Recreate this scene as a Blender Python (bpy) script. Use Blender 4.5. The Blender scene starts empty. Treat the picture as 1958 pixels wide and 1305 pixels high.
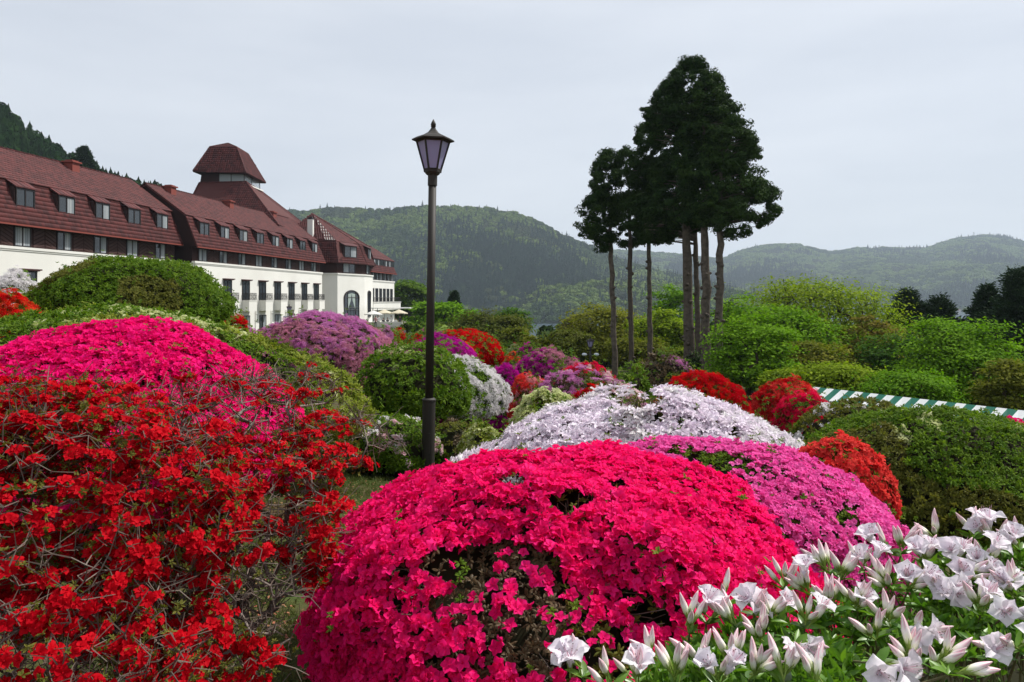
import bpy, math, random
import numpy as np
from mathutils import Matrix, Vector
S = bpy.context.scene
C = S.collection
R = math.radians
# ---------------------------------------------------------------- camera, sky, sun, exposure
EYE = 1.6
cam = bpy.data.objects.new('camera', bpy.data.cameras.new('camera'))
C.objects.link(cam)
cam.location = (0, 0, EYE)
cam.rotation_euler = (R(90), 0, 0)
cam.data.lens = 25.74
cam.data.sensor_width = 36
cam.data.shift_y = -0.0406
cam.data.clip_start = 0.05
cam.data.clip_end = 20000
S.camera = cam
SUN_EL, SUN_AZ = R(54), R(66)          # azimuth from +Y towards +X
W = bpy.data.worlds.new('World'); S.world = W; W.use_nodes = True
nt = W.node_tree; nt.nodes.clear()
wo = nt.nodes.new('ShaderNodeOutputWorld'); bg = nt.nodes.new('ShaderNodeBackground')
sky = nt.nodes.new('ShaderNodeTexSky'); sky.sky_type = 'NISHITA'; sky.sun_disc = False
sky.sun_elevation = SUN_EL; sky.sun_rotation = SUN_AZ; sky.air_density = 1.2; sky.dust_density = 2.0
tc = nt.nodes.new('ShaderNodeTexCoord'); mp = nt.nodes.new('ShaderNodeMapping'); mp.inputs['Scale'].default_value = (1, 1, 5)
nz = nt.nodes.new('ShaderNodeTexNoise'); nz.inputs['Scale'].default_value = 2.2; nz.inputs['Detail'].default_value = 5; nz.inputs['Roughness'].default_value = .5
cr = nt.nodes.new('ShaderNodeValToRGB'); cr.color_ramp.elements[0].position = .36; cr.color_ramp.elements[1].position = .64
cr.color_ramp.elements[0].color = (6.55, 6.95, 7.65, 1); cr.color_ramp.elements[1].color = (7.5, 7.85, 8.45, 1)
mx = nt.nodes.new('ShaderNodeMixRGB'); mx.inputs[0].default_value = .86
nt.links.new(tc.outputs['Generated'], mp.inputs[0]); nt.links.new(mp.outputs[0], nz.inputs['Vector'])
nt.links.new(nz.outputs['Fac'], cr.inputs[0])
nt.links.new(sky.outputs[0], mx.inputs[1]); nt.links.new(cr.outputs[0], mx.inputs[2])
nt.links.new(mx.outputs[0], bg.inputs['Color']); bg.inputs['Strength'].default_value = 0.099
nt.links.new(bg.outputs[0], wo.inputs['Surface'])
sl = bpy.data.lights.new('sun', 'SUN'); sun = bpy.data.objects.new('sun', sl); C.objects.link(sun)
sl.energy = 4.9; sl.angle = R(1.2); sl.color = (1, .965, .91)
sd = Vector((math.cos(SUN_EL) * math.sin(SUN_AZ), math.cos(SUN_EL) * math.cos(SUN_AZ), math.sin(SUN_EL)))
sun.rotation_euler = sd.to_track_quat('Z', 'Y').to_euler()
S.view_settings.view_transform = 'Standard'; S.view_settings.look = 'None'
S.view_settings.exposure = 0.18; S.view_settings.gamma = 1.0; S.view_settings.use_curve_mapping = False
try:
    S.cycles.volume_bounces = 0; S.cycles.max_bounces = 8; S.cycles.transparent_max_bounces = 8
    S.cycles.diffuse_bounces = 3; S.cycles.glossy_bounces = 2; S.cycles.transmission_bounces = 4
    S.cycles.volume_step_rate = 5
except Exception: pass
# ---------------------------------------------------------------- helpers
def at(px, py, Y):
    return np.array([(px - 979) / 1400 * Y, Y, EYE + (573 - py) / 1400 * Y])
def zat(py, Y): return EYE + (573 - py) / 1400 * Y
def rngf(seed): return np.random.default_rng(seed)
def vnoise(P, f=1.0, seed=0):
    P = np.asarray(P, float) * f + seed * 17.31
    i = np.floor(P).astype(np.int64); t = P - i; t = t * t * (3 - 2 * t); out = 0
    def h(a, b, c):
        n = (a * 374761393 + b * 668265263 + c * 2147483647 + seed * 974711) & 0xffffffff
        n = ((n ^ (n >> 13)) * 1274126177) & 0xffffffff
        n = (n ^ (n >> 16)) & 0xffff
        return n / 65535.0
    for dx in (0, 1):
        for dy in (0, 1):
            for dz in (0, 1):
                w = (t[:, 0] if dx else 1 - t[:, 0]) * (t[:, 1] if dy else 1 - t[:, 1]) * (t[:, 2] if dz else 1 - t[:, 2])
                out = out + w * h(i[:, 0] + dx, i[:, 1] + dy, i[:, 2] + dz)
    return out
def fbm(P, f=1.0, seed=0, o=3):
    s = 0; a = .5; tot = 0
    for k in range(o):
        s = s + a * vnoise(P, f * 2 ** k, seed + k); tot += a; a *= .5
    return s / tot
MATS = {}
def mat(name, c1, c2=None, rough=.6, trans=0, spec=.3, bump=0, bscale=20, nscale=0, metal=0, c3=None, tcol=None, aniso=None):
    """procedural material: c1..c2 mixed by a per-piece random number, an optional noise to c3, bump, translucency"""
    if name in MATS: return MATS[name]
    m = bpy.data.materials.new(name); m.use_nodes = True; n = m.node_tree.nodes; L = m.node_tree.links
    p = n['Principled BSDF']; out = n['Material Output']
    p.inputs['Roughness'].default_value = rough; p.inputs['Specular IOR Level'].default_value = spec; p.inputs['Metallic'].default_value = metal
    c2 = c2 or c1
    oi = n.new('ShaderNodeObjectInfo'); at_ = n.new('ShaderNodeAttribute'); at_.attribute_name = 'v'
    ad = n.new('ShaderNodeMath'); ad.operation = 'ADD'; L.new(oi.outputs['Random'], ad.inputs[0]); L.new(at_.outputs['Fac'], ad.inputs[1])
    fr = n.new('ShaderNodeMath'); fr.operation = 'FRACT'; L.new(ad.outputs[0], fr.inputs[0])
    mc = n.new('ShaderNodeMixRGB'); L.new(fr.outputs[0], mc.inputs[0]); mc.inputs[1].default_value = (*c1, 1); mc.inputs[2].default_value = (*c2, 1)
    col = mc.outputs[0]
    if nscale:
        geo = n.new('ShaderNodeNewGeometry')
        no = n.new('ShaderNodeTexNoise'); no.inputs['Scale'].default_value = nscale; no.inputs['Detail'].default_value = 6; L.new(geo.outputs['Position'], no.inputs['Vector'])
        rp = n.new('ShaderNodeValToRGB'); rp.color_ramp.elements[0].position = .38; rp.color_ramp.elements[1].position = .66; L.new(no.outputs['Fac'], rp.inputs[0])
        m3 = n.new('ShaderNodeMixRGB'); L.new(rp.outputs[0], m3.inputs[0]); L.new(col, m3.inputs[1]); m3.inputs[2].default_value = (*(c3 or c1), 1); col = m3.outputs[0]
    L.new(col, p.inputs['Base Color'])
    if bump:
        tcn = n.new('ShaderNodeNewGeometry'); nb = n.new('ShaderNodeTexNoise'); nb.inputs['Scale'].default_value = bscale; nb.inputs['Detail'].default_value = 5
        if aniso:
            mpp = n.new('ShaderNodeMapping'); mpp.inputs['Scale'].default_value = aniso; L.new(tcn.outputs['Position'], mpp.inputs[0]); L.new(mpp.outputs[0], nb.inputs['Vector'])
        else: L.new(tcn.outputs['Position'], nb.inputs['Vector'])
        bm = n.new('ShaderNodeBump'); bm.inputs['Strength'].default_value = 1; bm.inputs['Distance'].default_value = bump
        L.new(nb.outputs['Fac'], bm.inputs['Height']); L.new(bm.outputs[0], p.inputs['Normal'])
    if trans:
        tr = n.new('ShaderNodeBsdfTranslucent'); ms = n.new('ShaderNodeMixShader'); ms.inputs[0].default_value = trans
        if tcol:
            mt = n.new('ShaderNodeMixRGB'); mt.blend_type = 'MULTIPLY'; mt.inputs[0].default_value = 1; L.new(col, mt.inputs[1]); mt.inputs[2].default_value = (*tcol, 1); L.new(mt.outputs[0], tr.inputs['Color'])
        else: L.new(col, tr.inputs['Color'])
        L.new(p.outputs[0], ms.inputs[1]); L.new(tr.outputs[0], ms.inputs[2]); L.new(ms.outputs[0], out.inputs['Surface'])
    MATS[name] = m
    return m
def mkmesh(name, V, F, m=None, smooth=False, v=None):
    """V (n,3); F (k,q) uniform array or list of faces; v = value per vertex"""
    me = bpy.data.meshes.new(name); V = np.asarray(V, np.float32)
    if isinstance(F, np.ndarray) and F.ndim == 2:
        k, q = F.shape
        me.vertices.add(len(V)); me.vertices.foreach_set('co', V.ravel())
        me.loops.add(k * q); me.loops.foreach_set('vertex_index', F.astype(np.int32).ravel())
        me.polygons.add(k); me.polygons.foreach_set('loop_start', np.arange(0, k * q, q, dtype=np.int32))
        me.update(calc_edges=True)
    else:
        me.from_pydata([tuple(map(float, p)) for p in V], [], [tuple(int(i) for i in f) for f in F])
    if m: 
        for mm in (m if isinstance(m, (list, tuple)) else [m]): me.materials.append(mm)
    if smooth: me.polygons.foreach_set('use_smooth', np.ones(len(me.polygons), bool))
    if v is not None:
        a = me.attributes.new('v', 'FLOAT', 'POINT'); a.data.foreach_set('value', np.asarray(v, np.float32))
    return me
def obj(name, me, parent=None, kind=None, label=None, cat=None, group=None, loc=None):
    o = bpy.data.objects.new(name, me); C.objects.link(o)
    if parent is not None: o.parent = parent
    if kind: o['kind'] = kind
    if label: o['label'] = label
    if cat: o['category'] = cat
    if group: o['group'] = group
    if loc is not None: o.location = [float(x) for x in loc]
    return o
def thing(name, label, cat, loc=(0, 0, 0), rz=0, group=None):
    o = obj(name, None, None, None, label, cat, group, loc); o.rotation_euler = (0, 0, rz); o.empty_display_size = .2
    return o
class MB:
    """collects shapes into one mesh"""
    def __init__(s): s.V = []; s.F = []; s.v = []; s.mi = []; s.n = 0
    def add(s, V, F, v=None, mi=0):
        V = np.asarray(V, float).reshape(-1, 3)
        s.V.append(V); s.F += [tuple(int(i) + s.n for i in f) for f in F]; s.mi += [mi] * len(F)
        s.v.append(np.full(len(V), 0.0 if v is None else v) if np.isscalar(v) or v is None else np.asarray(v)); s.n += len(V)
    def box(s, x0, x1, y0, y1, z0, z1, M=None, v=None, mi=0):
        V = np.array([(x, y, z) for z in (z0, z1) for x, y in ((x0, y0), (x1, y0), (x1, y1), (x0, y1))], float)
        if M is not None: V = V @ M[0].T + M[1]
        s.add(V, [(3, 2, 1, 0), (4, 5, 6, 7), (0, 1, 5, 4), (1, 2, 6, 5), (2, 3, 7, 6), (3, 0, 4, 7)], v, mi)
    def tube(s, P, r, n=6, v=None, cap=True, mi=0):
        P = np.asarray(P, float); k = len(P); r = np.broadcast_to(np.asarray(r, float), (k,))
        T = np.gradient(P, axis=0); T /= np.linalg.norm(T, axis=1)[:, None] + 1e-9
        a = np.array([0, 0, 1.0]) if abs(T[0][2]) < .9 else np.array([1.0, 0, 0])
        U = np.cross(T, a); U /= np.linalg.norm(U, axis=1)[:, None] + 1e-9; B = np.cross(T, U)
        th = np.arange(n) / n * 2 * math.pi
        V = P[:, None, :] + r[:, None, None] * (np.cos(th)[None, :, None] * U[:, None, :] + np.sin(th)[None, :, None] * B[:, None, :])
        F = [(i * n + j, i * n + (j + 1) % n, (i + 1) * n + (j + 1) % n, (i + 1) * n + j) for i in range(k - 1) for j in range(n)]
        if cap: F += [tuple(range(n))[::-1], tuple((k - 1) * n + j for j in range(n))]
        s.add(V.reshape(-1, 3), F, v, mi)
    def lathe(s, prof, c=(0, 0, 0), n=12, v=None, mi=0, rot=0):
        """prof: [(r,z)...]"""
        th = np.arange(n) / n * 2 * math.pi + rot
        V = np.array([(c[0] + r * math.cos(t), c[1] + r * math.sin(t), c[2] + z) for r, z in prof for t in th]); k = len(prof)
        F = [(i * n + j, i * n + (j + 1) % n, (i + 1) * n + (j + 1) % n, (i + 1) * n + j) for i in range(k - 1) for j in range(n)]
        F += [tuple(range(n))[::-1], tuple((k - 1) * n + j for j in range(n))]
        s.add(V, F, v, mi)
    def poly(s, P, v=None, mi=0): s.add(P, [tuple(range(len(P)))], v, mi)
    def mesh(s, name, m, smooth=False):
        me = mkmesh(name, np.concatenate(s.V), s.F, m, smooth, np.concatenate(s.v))
        if any(s.mi): me.polygons.foreach_set('material_index', s.mi)
        return me
    def build(s, name, m, parent=None, smooth=False, **k):
        if not s.V: return None
        return obj(name, s.mesh(name, m, smooth), parent, **k)
def euler_from_normals(N, spin):
    """XYZ eulers taking +Z to N, spun about it"""
    N = N / (np.linalg.norm(N, axis=1)[:, None] + 1e-9)
    ph = np.arctan2(N[:, 1], N[:, 0]); th = np.arccos(np.clip(N[:, 2], -1, 1))
    Mx = rotm(ph, th, spin)
    b = np.arcsin(np.clip(-Mx[:, 2, 0], -1, 1))
    return np.stack([np.arctan2(Mx[:, 2, 1], Mx[:, 2, 2]), b, np.arctan2(Mx[:, 1, 0], Mx[:, 0, 0])], 1)
def rotm(ph, th, sp):
    def Z(a):
        o = np.zeros((len(a), 3, 3)); o[:, 0, 0] = o[:, 1, 1] = np.cos(a); o[:, 0, 1] = -np.sin(a); o[:, 1, 0] = np.sin(a); o[:, 2, 2] = 1; return o
    def Yr(a):
        o = np.zeros((len(a), 3, 3)); o[:, 0, 0] = o[:, 2, 2] = np.cos(a); o[:, 0, 2] = np.sin(a); o[:, 2, 0] = -np.sin(a); o[:, 1, 1] = 1; return o
    return Z(ph) @ Yr(th) @ Z(sp)
def merged(name, pv, pf, P, N, spin, scl, m, v=None, smooth=False, stretch=None):
    """many transformed copies of the small mesh (pv, pf) as one mesh"""
    N = N / (np.linalg.norm(N, axis=1)[:, None] + 1e-9)
    M = rotm(np.arctan2(N[:, 1], N[:, 0]), np.arccos(np.clip(N[:, 2], -1, 1)), spin)
    pv = np.asarray(pv, float); pf = np.asarray(pf)
    scl = np.broadcast_to(scl, (len(P),))
    V = np.einsum('nij,kj->nki', M, pv) * scl[:, None, None]
    V = V + P[:, None, :]
    F = pf[None] + (np.arange(len(P)) * len(pv))[:, None, None]
    if v is None: v = rngf(len(P)).random(len(P))
    return mkmesh(name, V.reshape(-1, 3), F.reshape(-1, pf.shape[1]), m, smooth, np.repeat(v, len(pv)))
_gn = {}
def proto_coll(key, meshes):
    c = bpy.data.collections.new('proto_' + key)
    for i, me in enumerate(meshes):
        o = bpy.data.objects.new('%s_%02d' % (key, i), me); c.objects.link(o)
    return c
def gn_for(coll):
    if coll.name in _gn: return _gn[coll.name]
    g = bpy.data.node_groups.new('scatter_' + coll.name, 'GeometryNodeTree')
    g.interface.new_socket('Geometry', in_out='INPUT', socket_type='NodeSocketGeometry')
    g.interface.new_socket('Geometry', in_out='OUTPUT', socket_type='NodeSocketGeometry')
    n = g.nodes; L = g.links
    gi = n.new('NodeGroupInput'); go = n.new('NodeGroupOutput'); ip = n.new('GeometryNodeInstanceOnPoints')
    ci = n.new('GeometryNodeCollectionInfo'); ci.inputs['Collection'].default_value = coll; ci.inputs['Separate Children'].default_value = True; ci.inputs['Reset Children'].default_value = True
    def na(nm, ty):
        a = n.new('GeometryNodeInputNamedAttribute'); a.data_type = ty; a.inputs['Name'].default_value = nm
        return next(o for o in a.outputs if o.enabled and o.name == 'Attribute')
    e = n.new('FunctionNodeEulerToRotation'); L.new(na('rot', 'FLOAT_VECTOR'), e.inputs[0])
    L.new(gi.outputs[0], ip.inputs['Points']); L.new(ci.outputs[0], ip.inputs['Instance']); ip.inputs['Pick Instance'].default_value = True
    L.new(na('idx', 'INT'), ip.inputs['Instance Index']); L.new(e.outputs[0], ip.inputs['Rotation']); L.new(na('scl', 'FLOAT_VECTOR'), ip.inputs['Scale'])
    L.new(ip.outputs[0], go.inputs[0])
    _gn[coll.name] = g
    return g
def scatter(name, coll, P, E, scl, idx, parent=None, kind='stuff', **k):
    me = bpy.data.meshes.new(name); P = np.asarray(P, np.float32); n = len(P)
    me.vertices.add(n); me.vertices.foreach_set('co', P.ravel())
    scl = np.asarray(scl, np.float32)
    if scl.ndim == 1: scl = np.repeat(scl[:, None], 3, 1)
    for nm, ty, key, a in (('rot', 'FLOAT_VECTOR', 'vector', E), ('scl', 'FLOAT_VECTOR', 'vector', scl)):
        x = me.attributes.new(nm, ty, 'POINT'); x.data.foreach_set(key, np.asarray(a, np.float32).ravel())
    x = me.attributes.new('idx', 'INT', 'POINT'); x.data.foreach_set('value', np.asarray(idx, np.int32))
    o = obj(name, me, parent, kind=kind, **k)
    md = o.modifiers.new('scatter', 'NODES'); md.node_group = gn_for(coll)
    return o
# ---------------------------------------------------------------- ground height
_gy = np.array([-60, 0, 4, 10, 20, 45, 70, 100, 200, 420, 700, 12000.]); _gz = np.array([.6, 0, -.25, -.9, -2.0, -3.6, -5.2, -7.5, -16, -29, -36, -42.])
def ground(X, Y):
    X = np.asarray(X, float); Y = np.asarray(Y, float)
    z = np.interp(Y, _gy, _gz)
    w = np.clip((Y - 3) / 6, 0, 1) * np.clip((30 - Y) / 12, 0, 1)
    z = z + w * np.clip(-X, 0, 12) * .09
    w2 = np.clip((Y - 8) / 10, 0, 1) * np.clip((90 - Y) / 40, 0, 1)
    z = z - w2 * np.clip(X - 4, 0, 25) * .10
    h = np.clip((-X - 12) / 8, 0, 1) * np.clip((Y - 25) / 20, 0, 1) * np.clip((230 - Y) / 40, 0, 1)   # the hotel's level ground
    return z * (1 - h) + (-3.0) * h
# ---------------------------------------------------------------- leaf and tree prototypes
def ico(sub=1):
    import bmesh
    bm = bmesh.new(); bmesh.ops.create_icosphere(bm, subdivisions=sub, radius=1)
    V = np.array([v.co[:] for v in bm.verts]); F = np.array([[v.index for v in f.verts] for f in bm.faces]); bm.free(); return V, F
QUAD_V = np.array([(-.5, 0, 0), (0, -.28, .06), (.5, 0, -.04), (0, .28, .06)]); QUAD_F = np.array([(0, 1, 2), (0, 2, 3)])
def broad_proto(seed, n=150, flat=.8, size=.3):
    """crown seen from far off: rough core with leafy clumps sticking out"""
    r = rngf(seed); V, F = ico(1)
    V = V * (.72 + .25 * fbm(V, 1.7, seed)[:, None]); V[:, 2] *= flat
    d = r.normal(size=(n, 3)); d /= np.linalg.norm(d, axis=1)[:, None]; d[:, 2] = np.abs(d[:, 2]) * 1.1 - .25
    d /= np.linalg.norm(d, axis=1)[:, None]
    P = d * (.72 + .34 * fbm(d, 2.2, seed + 5))[:, None]; P[:, 2] *= flat
    N = d + r.normal(size=(n, 3)) * .5; s = size * r.uniform(.7, 1.4, n)
    M = rotm(np.arctan2(N[:, 1], N[:, 0]), np.arccos(np.clip(N[:, 2] / np.linalg.norm(N, axis=1), -1, 1)), r.uniform(0, 6.3, n))
    Q = np.einsum('nij,kj->nki', M, QUAD_V * (1, 1.3, 1)) * s[:, None, None] + P[:, None]
    VV = np.concatenate([V, Q.reshape(-1, 3)]); FF = np.concatenate([F, (QUAD_F[None] + (np.arange(n) * 4)[:, None, None] + len(V)).reshape(-1, 3)])
    return VV, FF, np.concatenate([np.zeros(len(V)), np.repeat(r.uniform(-.15, .15, n), 4)])
def conifer_proto(seed, layers=8, k=9, w=.24):
    r = rngf(seed); m = MB()
    for i in range(layers):
        t = i / layers; z = 1 - t * .86; rad = w * (.12 + t ** .8) * r.uniform(.85, 1.15)
        P = []
        for j in range(k * 2):
            a = (j + r.uniform(-.3, .3)) / (k * 2) * 6.283
            q = rad * (1.15 if j % 2 else .5) * r.uniform(.8, 1.2)
            P.append((q * math.cos(a), q * math.sin(a), z - (.10 if j % 2 else .05) * r.uniform(.7, 1.5)))
        V = [(0, 0, z + .07)] + P
        m.add(V, [(0, 1 + j, 1 + (j + 1) % (2 * k)) for j in range(2 * k)], v=r.uniform(-.1, .1))
    m.lathe([(.018, 0), (.01, .9)], n=4)
    return m
def ncol(key, defs): return proto_coll(key, defs)
M_BR = [mat('leaf_far_%d' % i, a, b, rough=.8, spec=.1) for i, (a, b) in enumerate([((.025, .052, .012), (.05, .088, .018)), ((.075, .13, .018), (.13, .18, .03)), ((.022, .042, .012), (.05, .064, .018))])]
M_CF = mat('conifer_far', (.006, .020, .009), (.012, .032, .013), rough=.8, spec=.1)
def far_coll():
    ms = []
    for i in range(6):
        V, F, v = broad_proto(40 + i, 120, size=.34); ms.append(mkmesh('broad%d' % i, V, F, M_BR[i % 3], False, v))
    for i in range(3): ms.append(conifer_proto(60 + i, 6, 6, .2).mesh('conifer%d' % i, M_CF))
    return proto_coll('far_tree', ms)          # 0-5 broadleaf, 6-8 conifer
FAR = far_coll()
# ---------------------------------------------------------------- ground, lake
def sheet():
    q = np.linspace(-1, 1, 241); X = 6000 * np.sinh(q * 6.5) / math.sinh(6.5)
    y = np.linspace(0, 1, 300); Y = -40 + 8000 * np.sinh(y * 6.2) / math.sinh(6.2)
    XX, YY = np.meshgrid(X, Y); P = np.stack([XX.ravel(), YY.ravel(), ground(XX, YY).ravel()], 1)
    d = np.hypot(P[:, 0], P[:, 1]); P[:, 2] += (fbm(P * (1, 1, 0), .6, 3) - .5) * .16 * (d < 60)
    n, k = len(X), len(Y)
    i = np.arange((k - 1) * n).reshape(k - 1, n)[:, :-1].ravel()
    return P, np.stack([i, i + 1, i + n + 1, i + n], 1)
gm = mat('ground_grass', (.05, .075, .018), (.05, .075, .018), rough=.95, spec=.1, bump=.03, bscale=30, nscale=1.6, c3=(.085, .055, .03))
V, F = sheet(); obj('ground', mkmesh('ground', V, F, gm, True), kind='structure')
wm = mat('lake_water', (.10, .14, .18), rough=.12, spec=.5, bump=.05, bscale=.6)
m = MB(); m.poly([(-6000, 380, -31), (6000, 380, -31), (6000, 7500, -31), (-6000, 7500, -31)]); m.build('lake', wm, kind='structure')
# ---------------------------------------------------------------- hills
def hill(name, pts, Dr, Df, zf, seed, amp, f, m, nx=260, ny=70, pw=.85, Drv=None):
    """a ridge through real points (X, Z at distance Dr), falling to the shore at Df; returns a height sampler"""
    px = np.array([p[0] for p in pts], float); py = np.array([p[1] for p in pts], float)
    def surf(s, t):
        tt = np.clip(t, 0, 1); Y = Df + (Dr - Df) * t
        zr = EYE + (573 - np.interp(s, px, py)) / 1400 * Dr
        sh = tt ** pw
        sh = np.where(t > 1, 1 - (t - 1) * 1.4, sh)
        X = (s - 979) / 1400 * Y
        P = np.stack([X, Y, zf + (zr - zf) * sh], 1)
        nzv = fbm(P * (1, .45, 0), f, seed, 4) - .5
        P[:, 2] += amp * nzv * 2 * np.sin(np.clip(t, 0, 1) * math.pi) ** .7 * (t < 1)
        return P
    s = np.linspace(px[0], px[-1], nx); t = np.linspace(-.02, 1.5, ny)
    SS, TT = np.meshgrid(s, t); P = surf(SS.ravel(), TT.ravel())
    i = np.arange((ny - 1) * nx).reshape(ny - 1, nx)[:, :-1].ravel()
    obj(name, mkmesh(name, P, np.stack([i, i + 1, i + nx + 1, i + nx], 1), m, True), kind='structure')
    return surf
hm = mat('hill_floor', (.020, .040, .014), rough=.95, spec=.05, nscale=.01, c3=(.035, .06, .02))
hm2 = mat('far_hill_floor', (.045, .065, .025), rough=.95, spec=.05, nscale=.004, c3=(.09, .09, .045))
def forest(name, surf, s0, s1, n, Df, Dr, size, conf, seed, tmin=0, tmax=1.02, sq=.9, label=None):
    r = rngf(seed); t = r.uniform(tmin, tmax, n); s = r.uniform(s0, s1, n)
    keep = r.uniform(0, 1, n) < (Df + (Dr - Df) * t) / Dr; s, t = s[keep], t[keep]; n = len(s)
    P = surf(s, t)
    pc = conf(P, s, t, r); isc = r.uniform(0, 1, n) < pc
    kind3 = np.clip((fbm(P, .009, seed + 3) * 5 - 1.2 + r.uniform(-.4, .4, n)), 0, 2.99).astype(int)
    idx = np.where(isc, 6 + r.integers(0, 3, n), kind3 + 3 * r.integers(0, 2, n))
    sc = size * r.uniform(.65, 1.35, n)
    scl = np.stack([sc, sc, sc * sq], 1) * .55
    scl[isc] = (np.stack([sc * 1.6, sc * 1.6, sc * 1.2], 1))[isc]
    P[:, 2] += np.where(isc, -.1 * sc, .22 * sc)
    E = np.stack([np.zeros(n), np.zeros(n), r.uniform(0, 6.3, n)], 1)
    scatter(name, FAR, P, E, scl, idx)
mid = [(330, 425), (480, 418), (545, 409), (590, 409), (640, 405), (690, 406), (735, 408), (790, 403), (840, 402), (900, 403), (945, 406), (985, 414), (1020, 426), (1045, 440), (1065, 452), (1095, 464), (1130, 479), (1165, 496), (1200, 509), (1240, 521), (1290, 533), (1340, 545), (1420, 562), (1500, 590), (1560, 612)]
sf = hill('hill', mid, 1620, 1150, -34, 11, 34, .006, hm)
forest('forest', sf, 470, 1540, 15000, 1150, 1620, 16, lambda P, s, t, r: np.where(t > .93, .05, np.clip(1.35 - 1.5 * t + (fbm(P, .006, 5) - .5) * 4.8, .03, .985)), 21)
far = [(1000, 520), (1090, 500), (1140, 489), (1175, 482), (1215, 484), (1260, 487), (1310, 492), (1380, 499), (1405, 488), (1430, 479), (1465, 473), (1500, 470), (1530, 472), (1560, 480), (1590, 485), (1640, 478), (1690, 477), (1730, 479), (1775, 478), (1800, 468), (1840, 458), (1880, 454), (1920, 456), (1960, 466), (2050, 480), (2200, 500), (2400, 530)]
sf2 = hill('far_hill', far, 3300, 1900, -34, 31, 95, .0022, hm2, pw=1.0)
forest('far_forest', sf2, 1040, 2200, 30000, 1900, 3300, 19, lambda P, s, t, r: np.clip(.85 - 1.3 * t + (fbm(P, .004, 9) - .5) * 4.5, 0, .96) * ((fbm(P, .0035, 19) < .62) | (t < .3)), 22)
low = [(930, 620), (960, 603), (1000, 585), (1025, 566), (1050, 556), (1090, 548), (1130, 545), (1180, 543), (1240, 545), (1300, 550), (1360, 556), (1440, 570), (1520, 600)]
sf3 = hill('wooded_point', low, 1130, 985, -33, 41, 6, .02, hm, nx=120, ny=30)
forest('point_forest', sf3, 950, 1500, 1900, 985, 1130, 13, lambda P, s, t, r: .12 + 0 * t, 23)
lft = [(-500, -30), (-200, 95), (-100, 150), (0, 225), (40, 262), (75, 285), (120, 318), (170, 345), (215, 362), (260, 375), (330, 390), (420, 430), (520, 480)]
sf4 = hill('steep_hillside', lft, 300, 175, -3, 51, 10, .03, hm, nx=120, ny=40, pw=1.0)
M_CN = mat('conifer_near', (.008, .026, .006), (.020, .046, .010), rough=.95, spec=.0)
NCF = proto_coll('hillside_conifer', [conifer_proto(70 + i, 16, 12, .27).mesh('con%d' % i, M_CN) for i in range(4)] + [mkmesh('rb%d' % i, *broad_proto(80 + i, 260, 1.1, .30)[:2], M_CN) for i in range(3)])
r = rngf(5); n = 3600; s = r.uniform(-420, 300, n); t = r.uniform(.1, 1.0, n); P = sf4(s, t); P[:, 2] -= 1
h = r.uniform(5, 10, n); ii = r.integers(0, 7, n); P[:, 2] += np.where(ii > 3, h * .35, 0); scatter('conifer_wood', NCF, P, np.stack([r.normal(size=n) * .06, r.normal(size=n) * .06, r.uniform(0, 6, n)], 1), np.where((ii > 3)[:, None], np.stack([h * .36, h * .36, h * .55], 1), np.stack([h * r.uniform(.9, 1.5, n), h * r.uniform(.9, 1.5, n), h], 1)), ii)
# ---------------------------------------------------------------- trees
NEEDLE_V = np.array([(0, 0, 0), (.5, -.16, .05), (1, 0, 0), (.5, .16, .05)])
def colonise(base, tips, step, jit, r, lean=.35, par0=None):
    """grow limbs from a trunk polyline to all tips; returns nodes and parents"""
    N = [np.array(p, float) for p in base]; par = par0 or [-1] + list(range(len(base) - 1))
    o = np.argsort(np.linalg.norm(tips - N[-1], axis=1)); ends = []
    for t in tips[o]:
        A = np.array(N); d = np.linalg.norm(A - t, axis=1); up = np.clip(A[:, 2] - t[2], 0, None)
        i = int(np.argmin(d + 1.2 * up)); n = max(1, int(d[i] / step)); p = A[i]
        for k in range(1, n + 1):
            q = p + (t - p) * k / n
            if k < n: q = q + r.normal(size=3) * jit + np.array([0, 0, -lean * d[i] * math.sin(math.pi * k / n) * .25])
            par.append(i if k == 1 else len(N) - 1); N.append(q)
        ends.append(len(N) - 1)
    return np.array(N), par, ends
def limbs(mb, N, par, ends, r0, rt, pw=2.4, n=5, tw=None):
    rad = np.zeros(len(N)); 
    for e in ends: rad[e] += rt ** pw
    for i in range(len(N) - 1, 0, -1): rad[par[i]] += rad[i]
    rad = rad ** (1 / pw); rad = np.clip(rad * min(1, r0 / rad[0]), rt * .8, None)
    kids = {}
    for i, p in enumerate(par): kids.setdefault(p, []).append(i)
    st = [(0, None)]
    while st:
        i, p = st.pop(); chain = [] if p is None else [p]
        while True:
            chain.append(i); ks = kids.get(i, [])
            if not ks: break
            ks = sorted(ks, key=lambda k: -rad[k]); 
            for k in ks[1:]: st.append((k, i))
            i = ks[0]
        rr = rad[chain].copy()
        if p is not None: rr[0] = rr[1]
        if len(chain) > 1: mb.tube(N[chain], rr, n, cap=False)
BARK = mat('bark', (.10, .080, .062), (.145, .12, .095), rough=.9, spec=.1, bump=.05, bscale=14, nscale=5, c3=(.07, .058, .048), aniso=(1, 1, .25))
TW = mat('dark_bark', (.04, .03, .022), (.06, .045, .03), rough=.9, spec=.1)
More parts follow.
